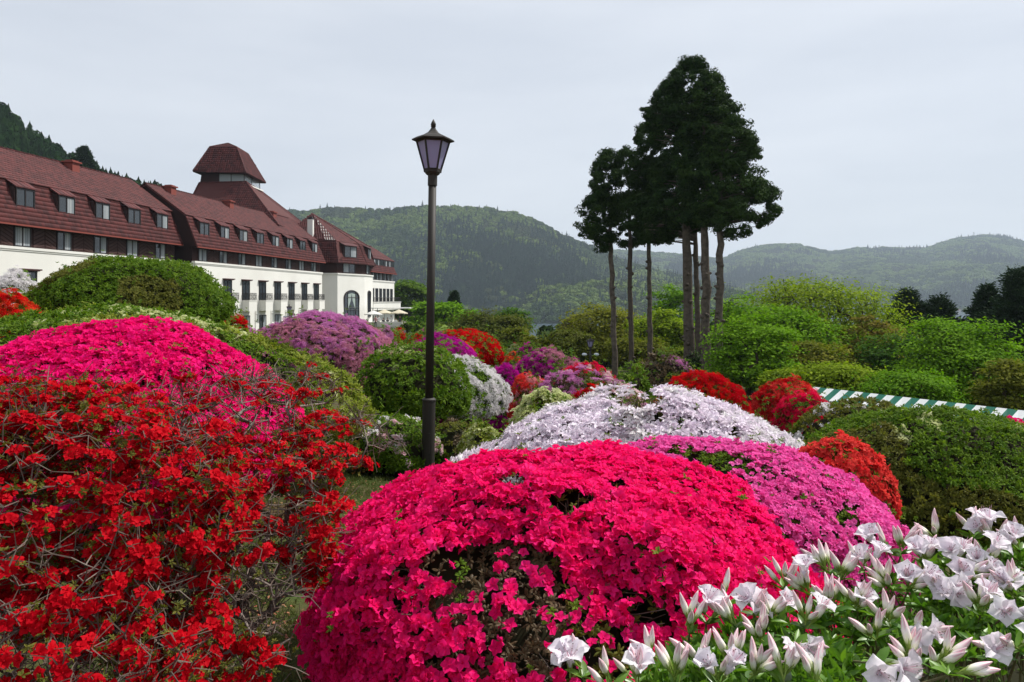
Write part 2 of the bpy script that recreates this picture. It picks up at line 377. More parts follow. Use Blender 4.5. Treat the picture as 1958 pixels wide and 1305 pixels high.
def maple(name, label, px, D, top, halfw, c1, c2, seed, group=None, tips=110, leaves=55, ls=.2, flat=.30, cat='tree', base_z=None, crownbot=None, cpx=None, depth=.8, dark=0):
    """broadleaf tree: trunk, limbs and layered sprays of leaves. px/top/halfw give bearing and size at distance D"""
    r = rngf(seed); b = at(px, 573, D); gz = float(ground(b[0], D)) if base_z is None else base_z
    zt = zat(top, D); rx = halfw / 1400 * D; cb = gz + .25 * (zt - gz) if crownbot is None else zat(crownbot, D)
    T = thing(name, label, cat, (b[0], D, gz), group=group)
    cx = ((cpx if cpx is not None else px) - px) / 1400 * D
    cz = (cb + (zt - cb) * .35) - gz; rz = (zt - gz) - cz; rzl = cz - (cb - gz)
    d = r.normal(size=(tips, 3)); d /= np.linalg.norm(d, axis=1)[:, None]
    q = r.uniform(.45, 1, tips) ** .6 * (.62 + .62 * fbm(d, 2.0, seed)) * (np.abs(d) ** 3).sum(1) ** (-1 / 3) * .92
    tp = d * q[:, None]; tp[:, 0] = tp[:, 0] * rx + cx; tp[:, 1] *= rx * depth; tp[:, 2] = cz + np.where(tp[:, 2] > 0, tp[:, 2] * rz, tp[:, 2] * rzl)
    fork = (cb - gz) * .5
    tr = [(0, 0, 0), (cx * .1, 0, fork * .5), (cx * .25 + r.normal() * .1, r.normal() * .1, fork)]
    N, par, ends = colonise(tr, tp, max(.4, rx * .18), rx * .025, r)
    mb = MB(); limbs(mb, N, par, ends, max(.12, rx * .09), .018 * max(1, D / 40)); mb.build('trunk', TW, T, True)
    nl = int(leaves * 1.2); P = np.repeat(tp, nl, 0); g = r.normal(size=P.shape); rr = rx * .175
    g *= np.array([rr, rr, rr * flat]); P = P + g
    out = P - np.array([cx, 0, cz]); nn = out / (np.linalg.norm(out, axis=1)[:, None] + .01) * .5 + np.array([0, 0, .9]) + r.normal(size=P.shape) * .45
    vv = (np.repeat(r.uniform(0, .55, tips), nl) + r.uniform(0, .4, len(P)))
    m = mat('leaf_%s_%d' % (name, seed), c1, c2, rough=.8, trans=.30, spec=.04, tcol=(1.4, 1.6, .35))
    obj('crown', merged('crown', QUAD_V * (1, 1.25, 1), QUAD_F, P, nn, r.uniform(0, 6.3, len(P)), ls * r.uniform(.6, 1.35, len(P)), m, vv), T)
    return T
def cedar(label, px, D, basepx_top, wpx, lobes, seed, group, low_tufts=0, knobs=14):
    """tall japanese cedar type tree: bare knobbly trunk, dense crown from lobes (cpx, top, bottom, halfwidth px)"""
    r = rngf(seed); b = at(px, 573, D); gz = float(ground(b[0], D)) - .2; T = thing('cedar_tree', label, 'tree', (b[0], D, gz), group=group)
    topx = (basepx_top - px) / 1400 * D; zl = zat(470, D) - gz; zt = zat(min(l[1] for l in lobes) + 40, D) - gz
    nseg = 26; z = np.linspace(0, zt, nseg); rad0 = wpx / 1400 * D / 2
    xs = topx * z / zl; rad = rad0 * np.interp(z, [0, .5, 2, zl, zt], [1.45, 1.15, 1.0, .78, .15])
    Pt = np.stack([xs + r.normal(size=nseg) * .03, r.normal(size=nseg) * .03, z], 1)
    mb = MB(); rr = rad * r.uniform(.93, 1.08, nseg); mb.tube(Pt, rr, 12, v=0)
    for k in range(knobs):
        zz = r.uniform(.8, zl * .95); a = r.uniform(0, 6.3); x0 = topx * zz / zl; q = np.interp(zz, z, rad); dr = np.array([math.cos(a), math.sin(a), .0])
        mb.tube([np.array([x0, 0, zz]) + dr * q * .7, np.array([x0, 0, zz + .03]) + dr * (q + .07), np.array([x0, 0, zz + .0]) + dr * (q + .13)], [.14, .09, .03], 6, v=0)
    lb = mb
    PP = []; NN = []; VV = []
    for (cpx, ty, by, hw) in lobes:
        z1 = zat(ty, D) - gz; z0 = zat(by, D) - gz; Rr = hw / 1400 * D; cx = (cpx - px) / 1400 * D
        nc = int(30 * (z1 - z0) * Rr) + 14
        t = r.uniform(0, 1, nc) ** .8; a = r.uniform(0, 6.3, nc)
        prof = np.minimum(1, (t * 2.4 + .08) ** .6) * (1 - .55 * np.clip((t - .8) / .2, 0, 1))
        prof *= .52 + .86 * vnoise(np.stack([np.cos(a) * 1.2, np.sin(a) * 1.2, t * 5], 1), 1.9, seed)
        q = Rr * prof * r.uniform(.25, 1.0, nc) ** .45; zc = z1 + (z0 - z1) * t
        cc = np.stack([cx + q * np.cos(a), q * np.sin(a) * .9, zc], 1)
        kp = (vnoise(cc, .85, seed + 3) > .41) | (q < .22 * Rr); cc, q, zc, a = cc[kp], q[kp], zc[kp], a[kp]; nc = len(a)
        for k in range(0, nc, 5):
            tr = np.array([topx * zc[k] / zl, 0, max(zc[k] - q[k] * .3, 0)]); mm = (tr + cc[k]) / 2 + (0, 0, .1 * q[k]); lb.tube([tr, mm, cc[k]], [.05, .035, .012], 4, cap=False)
        m_ = 120; g = r.normal(size=(nc, m_, 3)); g /= np.linalg.norm(g, axis=2)[:, :, None]
        cs = .36 * r.uniform(.45, 1.45, nc)
        P = cc[:, None] + g * cs[:, None, None] * r.uniform(.45, 1, (nc, m_, 1)) * (1, 1, .72)
        N = g * 1.0 + np.array([0, 0, .25]) + r.normal(size=g.shape) * .42
        PP.append(P.reshape(-1, 3)); NN.append(N.reshape(-1, 3)); VV.append(np.repeat(r.uniform(0, .4, nc), m_) + r.uniform(0, .5, nc * m_))
    lb.build('trunk', BARK, T, True)
    if low_tufts:
        c0 = np.array([topx * .2 + .25, -.35, 2.0]); g = r.normal(size=(1400, 3)) * (.28, .2, .42); P = c0 + g; PP.append(P); NN.append(g + r.normal(size=g.shape) * .2); VV.append(r.uniform(0, 1, len(P)))
    P = np.concatenate(PP); N = np.concatenate(NN)
    # sprays point along N: the blade's long axis is +Z
    bl = np.array([(-.5, 0, 0), (0, -.22, .12), (.5, 0, .05), (0, .22, .12)]); m = mat('cedar_needles', (.011, .032, .007), (.042, .078, .015), rough=.75, spec=.08, trans=.15)
    obj('crown', merged('crown', bl, QUAD_F, P, N, r.uniform(0, 6.3, len(P)),   .19 * r.uniform(.5, 1.3, len(P)), m, np.concatenate(VV)), T)
gc = 'tall cedars in a close cluster behind the azaleas'
cedar('tall cedar with thick pale knobbly trunk, ferny tuft at its foot and the highest crown', 1320, 45, 1313, 21, [(1322, 113, 260, 58), (1288, 152, 330, 60), (1312, 260, 440, 74)], 1, gc, 1, 26)
cedar('cedar with thin trunk squeezed just right of the thickest knobbly trunk', 1338, 48, 1330, 12, [(1238, 205, 370, 44), (1258, 300, 462, 56)], 2, gc)
cedar('cedar with stout dark trunk between the two rightmost trunks of the cluster', 1352, 44, 1348, 19, [(1356, 140, 280, 52), (1382, 195, 340, 56), (1358, 280, 430, 66)], 3, gc, 0, 22)
cedar('cedar with the outermost right trunk and crown drooping far to the right', 1373, 43, 1377, 16, [(1405, 225, 330, 42), (1412, 305, 400, 50), (1446, 345, 434, 42), (1404, 360, 452, 46)], 4, gc, 0, 24)
gc2 = 'slender cedars left of the tall cluster'
cedar('slender cedar standing leftmost with the lowest hanging crown on its left', 1177, 51, 1168, 11, [(1160, 290, 400, 32), (1144, 360, 480, 36)], 5, gc2, 0, 8)
cedar('slender cedar in the middle of the three thin bare trunks', 1207, 51, 1204, 10, [(1200, 282, 400, 30), (1204, 370, 468, 34)], 6, gc2, 0, 8)
cedar('slender cedar nearest to the thick trunks, its crown merging with theirs', 1244, 51, 1241, 10, [(1238, 300, 420, 26), (1246, 380, 470, 36)], 7, gc2, 0, 8)
YG = ((.11, .17, .010), (.24, .31, .022)); BG = ((.06, .15, .008), (.17, .30, .018)); OL = ((.08, .10, .014), (.19, .19, .024)); DG = ((.025, .07, .012), (.07, .14, .018)); BRN = ((.15, .11, .03), (.17, .15, .03))
gt = 'young green trees behind the azalea garden'
def mp_(lab, *a, **k): maple('maple_tree', lab, *a, group=gt, **k)
mp_('broad yellow-green maple with dark forking limbs showing, right of the tall cedars', 1580, 56, 516, 150, *YG, 101, tips=380, leaves=64, ls=.22, crownbot=690, cpx=1570)
mp_('bright green tree directly right of the cedar trunks', 1432, 50, 545, 80, *BG, 102, tips=210, leaves=60, crownbot=735)
mp_('dense green tree low beside the rightmost cedar trunk above the red azalea domes', 1435, 38, 595, 85, *BG, 103, tips=190, leaves=60, ls=.17, crownbot=740)
mp_('vivid light green maple in layers before the right-hand dark conifers', 1835, 34, 606, 112, *BG, 104, tips=300, leaves=70, ls=.16, crownbot=770)
mp_('low yellow-green maple right behind the striped awning', 1610, 31, 692, 92, *YG, 105, tips=150, leaves=70, ls=.14, crownbot=760)
mp_('vivid green bush-like maple behind the middle of the striped awning', 1735, 28, 705, 85, *BG, 106, tips=150, leaves=70, ls=.13, crownbot=790)
mp_('olive-brown tree at the right edge above the striped awning', 1935, 27, 680, 62, *OL, 107, tips=130, leaves=70, ls=.13, crownbot=800)
mp_('green tree filling the right edge between conifer and awning', 1880, 38, 655, 70, *DG, 108, tips=120, leaves=70, ls=.18, crownbot=790)
mp_('brownish reddish-leaved tree between the broad maple and the dark conifers', 1672, 48, 600, 50, *BRN, 109, tips=70, leaves=60, crownbot=720)
mp_('green-brown low tree below the broad forking maple', 1540, 42, 640, 75, *OL, 110, tips=120, leaves=60, ls=.19, crownbot=730)
mp_('golden-green maple right of the three thin cedar trunks', 1262, 62, 583, 62, *YG, 111, tips=150, leaves=60, ls=.24, crownbot=690)
mp_('olive maple tinged brown behind the three thin cedar trunks', 1155, 66, 572, 78, *OL, 112, tips=160, leaves=60, ls=.25, crownbot=690)
mp_('bright green tree crown rising between thin and thick cedar trunks', 1290, 78, 536, 55, *BG, 113, tips=120, leaves=60, ls=.3, crownbot=670)
mp_('small spreading tree with bare dark limbs showing, left of the thin cedars', 1088, 52, 628, 50, (.08, .085, .02), (.10, .12, .02), 114, tips=90, leaves=26, ls=.2, crownbot=672)
mp_('olive green tree just right of the big red azalea dome', 992, 60, 622, 36, *OL, 115, tips=100, leaves=45, ls=.22, crownbot=672)
mp_('dark olive maple behind the big red azalea dome', 935, 72, 592, 72, (.05, .07, .014), (.09, .10, .02), 116, tips=150, leaves=60, ls=.27, crownbot=660)
mp_('dark green tree at the lake opening left of the water', 975, 84, 586, 40, *DG, 117, tips=90, leaves=60, ls=.3, crownbot=640)
mp_('bright green tree seen right of the lamp pole', 862, 100, 574, 46, *BG, 118, tips=110, leaves=60, ls=.4, crownbot=640)
mp_('large bright green tree at the far end of the hotel', 778, 172, 528, 50, (.05, .115, .012), (.10, .16, .02), 119, tips=140, leaves=80, ls=.7, crownbot=625)
mp_('green tree left of the lamp pole beyond the terrace stairs', 818, 120, 575, 38, *BG, 120, tips=110, leaves=60, ls=.5, crownbot=640)
mp_('golden tinged small tree behind the lake opening', 1100, 92, 600, 30, (.11, .10, .03), (.15, .14, .03), 121, tips=70, leaves=50, ls=.32, crownbot=650)
mp_('olive tree low between the far azaleas and the spreading bare-limbed tree', 1022, 46, 646, 34, *OL, 122, tips=80, leaves=50, ls=.18, crownbot=682)
mp_('shadowed green tree behind the foot of the thick cedars', 1390, 62, 560, 45, *DG, 123, tips=110, leaves=60, ls=.25, crownbot=720)
mp_('olive maple low behind the brown-green azalea mound', 1215, 54, 640, 60, *OL, 124, tips=110, leaves=60, ls=.2, crownbot=700)
mp_('yellow-green low tree above the two right red azalea domes', 1510, 33, 705, 50, *YG, 125, tips=90, leaves=60, ls=.14, crownbot=745)
mp_('bright green layered tree between the trunk-side tree and the broad forking maple', 1512, 46, 566, 84, *BG, 127, tips=200, leaves=60, crownbot=735)
mp_('shadowed deep green tree beneath the dark conifers on the right', 1712, 42, 632, 72, *DG, 128, tips=140, leaves=60, ls=.18, crownbot=750)
def pine(label, px, D, top, bot, hw, seed, group, c=((.012, .034, .012), (.030, .06, .018))):
    r = rngf(seed); b = at(px, 573, D); gz = float(ground(b[0], D)); T = thing('conifer_tree', label, 'tree', (b[0], D, gz), group=group)
    zt = zat(top, D) - gz; z0 = max(zat(bot, D) - gz, .3); Rr = hw / 1400 * D; mb = MB()
    mb.tube([(0, 0, 0), (0, 0, zt * .5), (0, 0, zt * .97)], [.02 * zt, .012 * zt, .02], 7, cap=False)
    PP = []; NN = []; VV = []; nb = int(30 + 14 * (zt - z0))
    for k in range(nb):
        t = ((k + r.uniform()) / nb) ** .8; z = zt + (z0 - zt) * t; a = k * 2.4 + r.uniform(-.5, .5); L = Rr * (t ** .75 * 1.1 + .05) * r.uniform(.5, 1.15) * (1 if r.uniform() > .14 else .6) * (1 if t < .75 else .9)
        d = np.array([math.cos(a), math.sin(a), -.12 + .2 * (1 - t)]); e = np.array([0, 0, z]) + d * L; mb.tube([(0, 0, z - .05), e * (.5, .5, 1) + (0, 0, 0), e], [.03, .02, .01], 3, cap=False)
        m_ = int(70 + 170 * L); u = r.uniform(.15, 1.05, m_); side = r.normal(size=m_) * .22 * (1.15 - u) * L + r.normal(size=m_) * .1
        p = np.array([0, 0, z]) + d * (u * L)[:, None] + np.array([-d[1], d[0], 0]) * side[:, None] + r.normal(size=(m_, 3)) * (.1, .1, .09) * (Rr / 2)
        PP.append(p); NN.append(d * .8 + np.array([-d[1], d[0], 0]) * np.sign(side)[:, None] * .6 + (0, 0, .35) + r.normal(size=p.shape) * .3); VV.append(r.uniform(0, .3) + r.uniform(0, .6, m_))
    mb.build('trunk', TW, T)
    P = np.concatenate(PP); bl = np.array([(0, -.02, 0), (.13, 0, .5), (0, .03, 1), (-.13, 0, .5)])
    obj('crown', merged('crown', bl, QUAD_F, P, np.concatenate(NN), r.uniform(0, 6.3, len(P)), (.16 + .0022 * D) * r.uniform(.7, 1.3, len(P)), mat('pine_%s' % (c[0],), *c, rough=.75, spec=.12), np.concatenate(VV)), T)
gp = 'dark conifers on the right'
pine('dark pointed conifer left of the lake gap on the right', 1735, 62, 556, 740, 88, 201, gp)
pine('lower dark conifer filling the middle of the right-hand conifers', 1795, 60, 570, 720, 84, 202, gp)
pine('tall dark conifer at the right edge of the picture', 1945, 52, 515, 760, 100, 203, gp)
pine('dark conifer crown half in front of the right edge conifer', 1888, 56, 545, 740, 62, 204, gp)
pine('small dark conifer spire between green trees right of the lamp', 868, 120, 558, 640, 22, 205, None, ((.015, .04, .012), (.03, .06, .016)))
pine('dark conifer standing alone on the left hillside skyline', 160, 190, 282, 360, 34, 206, None)
# filler woodland between garden and lake
r = rngf(8); n = 2600; Y = r.uniform(85, 360, n) ** 1.0; s = r.uniform(830, 2200, n); X = (s - 979) / 1400 * Y; gz = ground(X, Y)
h = r.uniform(4, 7, n); top = 573 - (gz + h * .9 - EYE) / Y * 1400
gap = ((s > 1003) & (s < 1068)) | ((s > 1815) & (s < 1865)); h = np.where(gap, h * .55, h)
k = ~(gap & (Y > 150)); X, Y, gz, h = X[k], Y[k], gz[k], h[k]; n = len(X)
scatter('lakeside_wood', FAR, np.stack([X, Y, gz + h * .4], 1), np.stack([0 * X, 0 * X, r.uniform(0, 6, n)], 1), np.stack([h * .6, h * .6, h * .55], 1), r.integers(0, 6, n))
# ---------------------------------------------------------------- the hotel
WHITE = mat('white_render', (.74, .73, .68), rough=.85, spec=.2, bump=.004, bscale=3, nscale=.25, c3=(.68, .67, .62))
BROWN = mat('brown_boards', (.050, .028, .025), (.065, .036, .032), rough=.8, spec=.15)
DARKB = mat('dark_gable', (.030, .014, .013), (.04, .02, .018), rough=.85, spec=.1)
TILE = mat('roof_tile', (.048, .011, .011), (.110, .024, .022), rough=.75, spec=.35)
TILEU = mat('roof_underlay', (.075, .02, .017), rough=.8)
FRAME = mat('window_frame', (.022, .017, .016), rough=.4)
GLASS = mat('window_glass', (.02, .025, .03), rough=.05, spec=.8)
CURT = mat('curtain', (.20, .23, .25), (.36, .38, .39), rough=.8)
IRON = mat('wrought_iron', (.02, .018, .018), rough=.5, metal=.3)
TERRA = mat('terracotta', (.20, .045, .032), rough=.7)
def tiles(name, poly, parent, tw=.34, th=.42, m=TILE, flatten=False, lift=.03):
    """a roof slope covered with real tiles: curved, overlapping pieces inside the polygon (3d, planar)"""
    P = np.array(poly, float); n = np.cross(P[1] - P[0], P[2] - P[0]); n /= np.linalg.norm(n)
    if n[2] < 0: n = -n
    up = np.array([0, 0, 1.0]) - n * n[2]; up /= np.linalg.norm(up); rt = np.cross(up, n); o = P[0]
    q = np.stack([(P - o) @ rt, (P - o) @ up], 1)
    a = np.arange(q[:, 0].min(), q[:, 0].max(), tw) + tw / 2; b = np.arange(q[:, 1].min(), q[:, 1].max(), th) + th / 2
    A, B = np.meshgrid(a, b); A = A.ravel(); B = B.ravel(); ins = np.zeros(len(A), bool)
    for i in range(len(q)):
        x1, y1 = q[i]; x2, y2 = q[(i + 1) % len(q)]
        c = (y1 > B) != (y2 > B); ins ^= c & (A < (x2 - x1) * (B - y1) / (y2 - y1 + 1e-12) + x1)
    A, B = A[ins], B[ins]; k = len(A); h = .055
    xs = np.array([-.5, -.2, .1, .35, .5]) * tw; zs = np.array([0, .02, h, h, 0]) if not flatten else np.array([.0, .006, .01, .006, 0])
    nv = len(xs); lift = .012 if flatten else lift; pr = np.array([(x, -.54 * th, z + lift + (.006 if flatten else .03)) for x, z in zip(xs, zs)] + [(x, .5 * th, z * .8 + lift * .3) for x, z in zip(xs, zs)] + [(x, -.54 * th, z) for x, z in zip(xs, zs * 0)])
    F = [(i, i + 1, nv + i + 1, nv + i) for i in range(nv - 1)] + [(2 * nv + i, 2 * nv + i + 1, i + 1, i) for i in range(nv - 1)]
    L = np.repeat(np.stack([A, B, 0 * A], 1), len(pr), 0) + np.tile(pr, (k, 1))
    V = o + L[:, :1] * rt + L[:, 1:2] * up + L[:, 2:] * n
    FF = (np.array(F)[None] + (np.arange(k) * len(pr))[:, None, None]).reshape(-1, 4)
    if k: obj(name, mkmesh(name, V, FF, m, False, np.repeat(rngf(k).random(k), len(pr))), parent, kind='stuff')
    mb = MB(); mb.poly(P - n * .01); mb.poly((P - n * .18)[::-1])
    for i in range(len(P)): j = (i + 1) % len(P); mb.poly([P[i] - n * .18, P[j] - n * .18, P[j] - n * .01, P[i] - n * .01])
    mb.build('roof', TILEU, parent)
def ridge(parent, a, b, rad=.13):
    a = np.array(a, float); b = np.array(b, float); k = max(2, int(np.linalg.norm(b - a) / .5)); mb = MB()
    P = [a + (b - a) * i / k for i in range(k + 1)]
    for i in range(k): mb.tube([P[i], P[i] + (P[i + 1] - P[i]) * .96], [rad, rad * .85], 7, v=(i * .37) % 1)
    mb.build('ridge_tile', TILE, parent, kind='stuff')
H = thing('hotel', 'long white and brown hotel with red tiled mansard roofs and lookout tower', 'building', (-38, 95, -3))
HL = np.array([-38, 95, -3.0])
class Frame_:
    def __init__(s, o, u): s.o = np.array(o, float) - HL * 1.0; u = np.array([u[0], u[1], 0], float); s.u = u / np.linalg.norm(u); s.v = np.array([s.u[1], -s.u[0], 0])
    def p(s, u, v, z): return s.o + s.u * u + s.v * v + np.array([0, 0, z])
    def M(s): return (np.stack([s.u, s.v, np.array([0, 0, 1.0])], 1), s.o)
    def box(s, mb, u0, u1, v0, v1, z0, z1, **k): mb.box(u0, u1, v0, v1, z0, z1, M=s.M(), **k)
def win(fr, u, v, z0, w, h, parent, name='window', cur=(0, 1), split=True, door=False):
    """window: frame > pane, curtain; lies in the plane v, frame 8 cm deep"""
    mb = MB(); t = .09
    for a, b, c, d in ((u - w / 2, u + w / 2, z0, z0 + t), (u - w / 2, u + w / 2, z0 + h - t, z0 + h), (u - w / 2, u - w / 2 + t, z0 + t, z0 + h - t), (u + w / 2 - t, u + w / 2, z0 + t, z0 + h - t)):
        fr.box(mb, a, b, v - .05, v + .05, c, d)
    if split: fr.box(mb, u - .05, u + .05, v - .04, v + .04, z0 + t, z0 + h - t)
    f = mb.build(name, FRAME, parent)
    for sgn in (-1, 1):
        g = MB(); a, b = (u - w / 2 + t, u - .05) if sgn < 0 else (u + .05, u + w / 2 - t)
        fr.box(g, a, b, v - .03, v - .01, z0 + t, z0 + h - t); g.build('pane', CURT if (sgn in cur and False) else GLASS, f)
        if sgn in cur:
            c = MB(); k = 6
            for i in range(k): fr.box(c, a + (b - a) * i / k + .01, a + (b - a) * (i + 1) / k - .01, v - .004 - .008 * (i % 2), v + .002 - .006 * (i % 2), z0 + t + .03, z0 + h - t - .02, v=i * .15)
            c.build('curtain', CURT, f)
    return f
def wing(o, u, L, us, eave, brk, rdg, wt, name, gable=True, doors=(), vb=-1.0, vr=-6.0, hoods=True, ggable=True, st=None, Dw=12):
    """one straight wing: white ground storeys, brown storey, tiled mansard with dormers. us = bay centres along the facade"""
    fr = Frame_(o, u); z3 = 3.0        # world z -> local z = z + 3
    E, B_, Rg, Wt = eave + z3, brk + z3, rdg + z3, wt + z3
    mb = MB(); fr.box(mb, 0, L, -Dw, 0, 0, Wt); mb.build('wall', WHITE, H)
    mb = MB(); fr.box(mb, -.12, L + .12, -.3, .12, Wt + .002, Wt + .22); fr.box(mb, -.06, L + .06, -.28, .06, Wt - .14, Wt - .001); mb.build('cornice', WHITE, H)
    mb = MB(); fr.box(mb, .02, L - .02, -Dw + .5, -.35, Wt + .01, E + .4)
    for uu in (0, L):      # gable ends
        w = .02 if uu == 0 else -.02
        P = [fr.p(uu + w, v, z) for v, z in ((-Dw + .4, Wt), (-.36, Wt), (-.36, E), (.3, E), (vb - .12, B_ - .1), (vr, Rg - .25), (2 * vr - vb, B_ - .1), (2 * vr - .3, E), (-Dw + .4, E))]
        P2 = [p + fr.u * (.25 if uu == 0 else -.25) for p in P]; mb.poly(P); mb.poly(P2[::-1])
    mb.build('brown_wall', DARKB, H)
    mb = MB(); k = 0     # herring-bone boards between windows
    for i, uc in enumerate(us):
        nxt = us[i + 1] if i + 1 < len(us) else min(uc + (us[1] - us[0]), L + .9)
        a, b = uc + 1.05, min(nxt - 1.05, L - .05)
        if b - a < .4: continue
        mid_ = (a + b) / 2
        for q in range(9):
            zz = Wt - .8 + q * .34
            for sg, (x0, x1) in ((1, (a, mid_)), (-1, (mid_, b))):
                zl, zr = (zz, zz + .6) if sg > 0 else (zz + .6, zz)
                P = [(x0 + .03, zl), (x1 - .03, zr), (x1 - .03, zr + .26), (x0 + .03, zl + .26)]
                P = [(x, min(max(z, Wt + .25), E + .1)) for x, z in P]
                if P[2][1] - P[1][1] < .05 and P[3][1] - P[0][1] < .05: continue
                V = [fr.p(x, -.335, z) for x, z in P] + [fr.p(x, -.30, z) for x, z in P]
                mb.add(V, [(4, 5, 6, 7), (0, 1, 5, 4), (1, 2, 6, 5), (2, 3, 7, 6), (3, 0, 4, 7)], v=(q * .3 + i * .17) % 1)
    mb.build('board', BROWN, H, kind='stuff')
    # roof slopes
    tiles('roof_tile', [fr.p(-.25, .5, E), fr.p(L + .25, .5, E), fr.p(L + .1, vb, B_), fr.p(-.1, vb, B_)], H, m=TILE, flatten=True)
    tiles('roof_tile', [fr.p(-.25, vb + .12, B_ - .02), fr.p(L + .25, vb + .12, B_ - .02), fr.p(L + .25, vr, Rg), fr.p(-.25, vr, Rg)], H)
    tiles('roof_tile', [fr.p(L + .25, 2 * vr - vb, B_), fr.p(-.25, 2 * vr - vb, B_), fr.p(-.25, vr, Rg), fr.p(L + .25, vr, Rg)], H, tw=.6, th=.8)
    ridge(H, fr.p(-.25, vr, Rg + .06), fr.p(L + .25, vr, Rg + .06))
    mb = MB(); fr.box(mb, -.25, L + .25, .42, .56, E - .16, E - .02); mb.build('gutter', TERRA, H)
    for i, uc in enumerate(us):
        # dormer with its own box, flap roof, window
        z0, z1 = B_ - 2.55, B_ - .72; vf = -.12; d = MB()
        fr.box(d, uc - 1.1, uc + 1.1, -1.5, vf - .06, z0 - .15, z1 + .12); fr.box(d, uc - 1.18, uc + 1.18, -.8, vf + .1, z0 - .24, z0 - .1)
        dm = d.build('dormer', DARKB, H)
        P = [fr.p(uc - 1.16, vf + .14, z1 + .12), fr.p(uc + 1.16, vf + .14, z1 + .12), fr.p(uc + 1.16, vb - .1, B_ + .10), fr.p(uc - 1.16, vb - .1, B_ + .10)]
        g = MB(); n = 7
        for q in range(n):
            a, b = q / n, (q + 1) / n
            A = P[0] + (P[1] - P[0]) * a; Bq = P[0] + (P[1] - P[0]) * b; Cq = P[3] + (P[2] - P[3]) * b; D_ = P[3] + (P[2] - P[3]) * a; up = np.array([0, 0,   .05 if q % 2 else .02])
            lo = np.array([0, 0, -.07]); g.add([A + up, Bq + up, Cq + up, D_ + up, A + lo, Bq + lo, Cq + lo, D_ + lo], [(0, 1, 2, 3), (7, 6, 5, 4), (0, 4, 5, 1), (1, 5, 6, 2), (3, 7, 4, 0)], v=(q * .31) % 1)
        g.build('dormer_roof', TILE, dm)
        win(fr, uc, vf, z0, 2.0, z1 - z0, H, cur=(1,) if i % 3 else ())
        # brown storey window, set back in a dark reveal
        r_ = MB(); fr.box(r_, uc - 1.0, uc + 1.0, -.345, -.33, Wt + .23, E); r_.build('reveal', DARKB, H)
        win(fr, uc - .1, -.29, Wt + .25, 1.75, E - Wt - .35, H, cur=((-1, 1), (1,), (1,))[(i * 2) % 3])
    for i, uc in enumerate(doors):
        z0, z1 = 4.5, 7.0
        r_ = MB(); fr.box(r_, uc - .95, uc + .95, -.02, .012, z0, z1); dd = r_.build('door_recess', GLASS, H)
        w = win(fr, uc, .05, z0, 1.9, z1 - z0, H, 'balcony_door', cur=())
        h = MB(); fr.box(h, uc - 1.15, uc + 1.15, 0.003, .42, z1 + .08, z1 + .2); fr.box(h, uc - 1.05, uc + 1.05, .003, .3, z1 + .01, z1 + .078); h.build('door_hood', mat('hood', (.07, .03, .028), rough=.7), H)
        b = MB(); fr.box(b, uc - .95, uc + 1.1, .003, 1.0, 3.05, 4.42); fr.box(b, uc - 1.0, uc + 1.15, .003, 1.05, 4.425, 4.5); bal = b.build('balcony', WHITE, H)
        rl = MB(); P0 = [fr.p(uc - .95, .1, 0), fr.p(uc - .95, .97, 0), fr.p(uc + 1.07, .97, 0), fr.p(uc + 1.07, .1, 0)]
        for zz in (4.58, 5.42, 5.30):
            for a, c in zip(P0[:-1], P0[1:]): rl.tube([a + (0, 0, zz), c + (0, 0, zz)], .025, 4)
        for a, c in zip(P0[:-1], P0[1:]):
            L_ = np.linalg.norm(c - a); kk = max(4, int(L_ / .17))
            for q in range(kk + 1): x = a + (c - a) * q / kk; rl.tube([x + (0, 0, 4.5), x + (0, 0, 5.42)], .012, 4)
            for q in range(0, kk, 2):
                x = a + (c - a) * q / kk; y = a + (c - a) * min(1, (q + 2) / kk); rl.tube([x + (0, 0, 4.62), y + (0, 0, 5.25)], .014, 4); rl.tube([y + (0, 0, 4.62), x + (0, 0, 5.25)], .014, 4)
        rl.build('railing', IRON, bal)
        win(fr, uc + .1, .03, .05, 1.9, 2.45, H, 'ground_floor_door', cur=(1,) if i % 2 else (-1, 1))
        if i: 
            dp = MB(); dp.tube([fr.p(uc - 2.0, .08, .1), fr.p(uc - 2.0, .08, 4.3)], .05, 6); dp.tube([fr.p(uc - 2.0, .08, 2.7), fr.p(uc - 1.5, .08, 2.75)], .04, 5); dp.build('drain_pipe', WHITE, H)
    return fr
u_ = np.array([.1436, .99])
fr2 = wing((-36.4, 84, -3), u_, 36.5, [2.2 + 4.52 * i for i in range(8)], 7.7, 11.3, 15.0, 5.8, 'b', doors=[2.6 + 4.5 * i for i in range(8)])
fr1 = wing(np.array([-38.1, 84, -3]) - np.array([u_[0], u_[1], 0]) * 42, u_, 41.6, [42 - 3.1 - 4.72 * i for i in range(8)][::-1], 7.9, 11.7, 15.4, 5.8, 'a', doors=[42 - 3.0 - 4.72 * i for i in range(8)][::-1])
fr4 = wing((-26.9, 135.2, -3), u_, 17, [2.2 + 2.35 * i for i in range(7)], 6.9, 10.1, 12.6, 5.1, 'd', vr=-5, Dw=10)
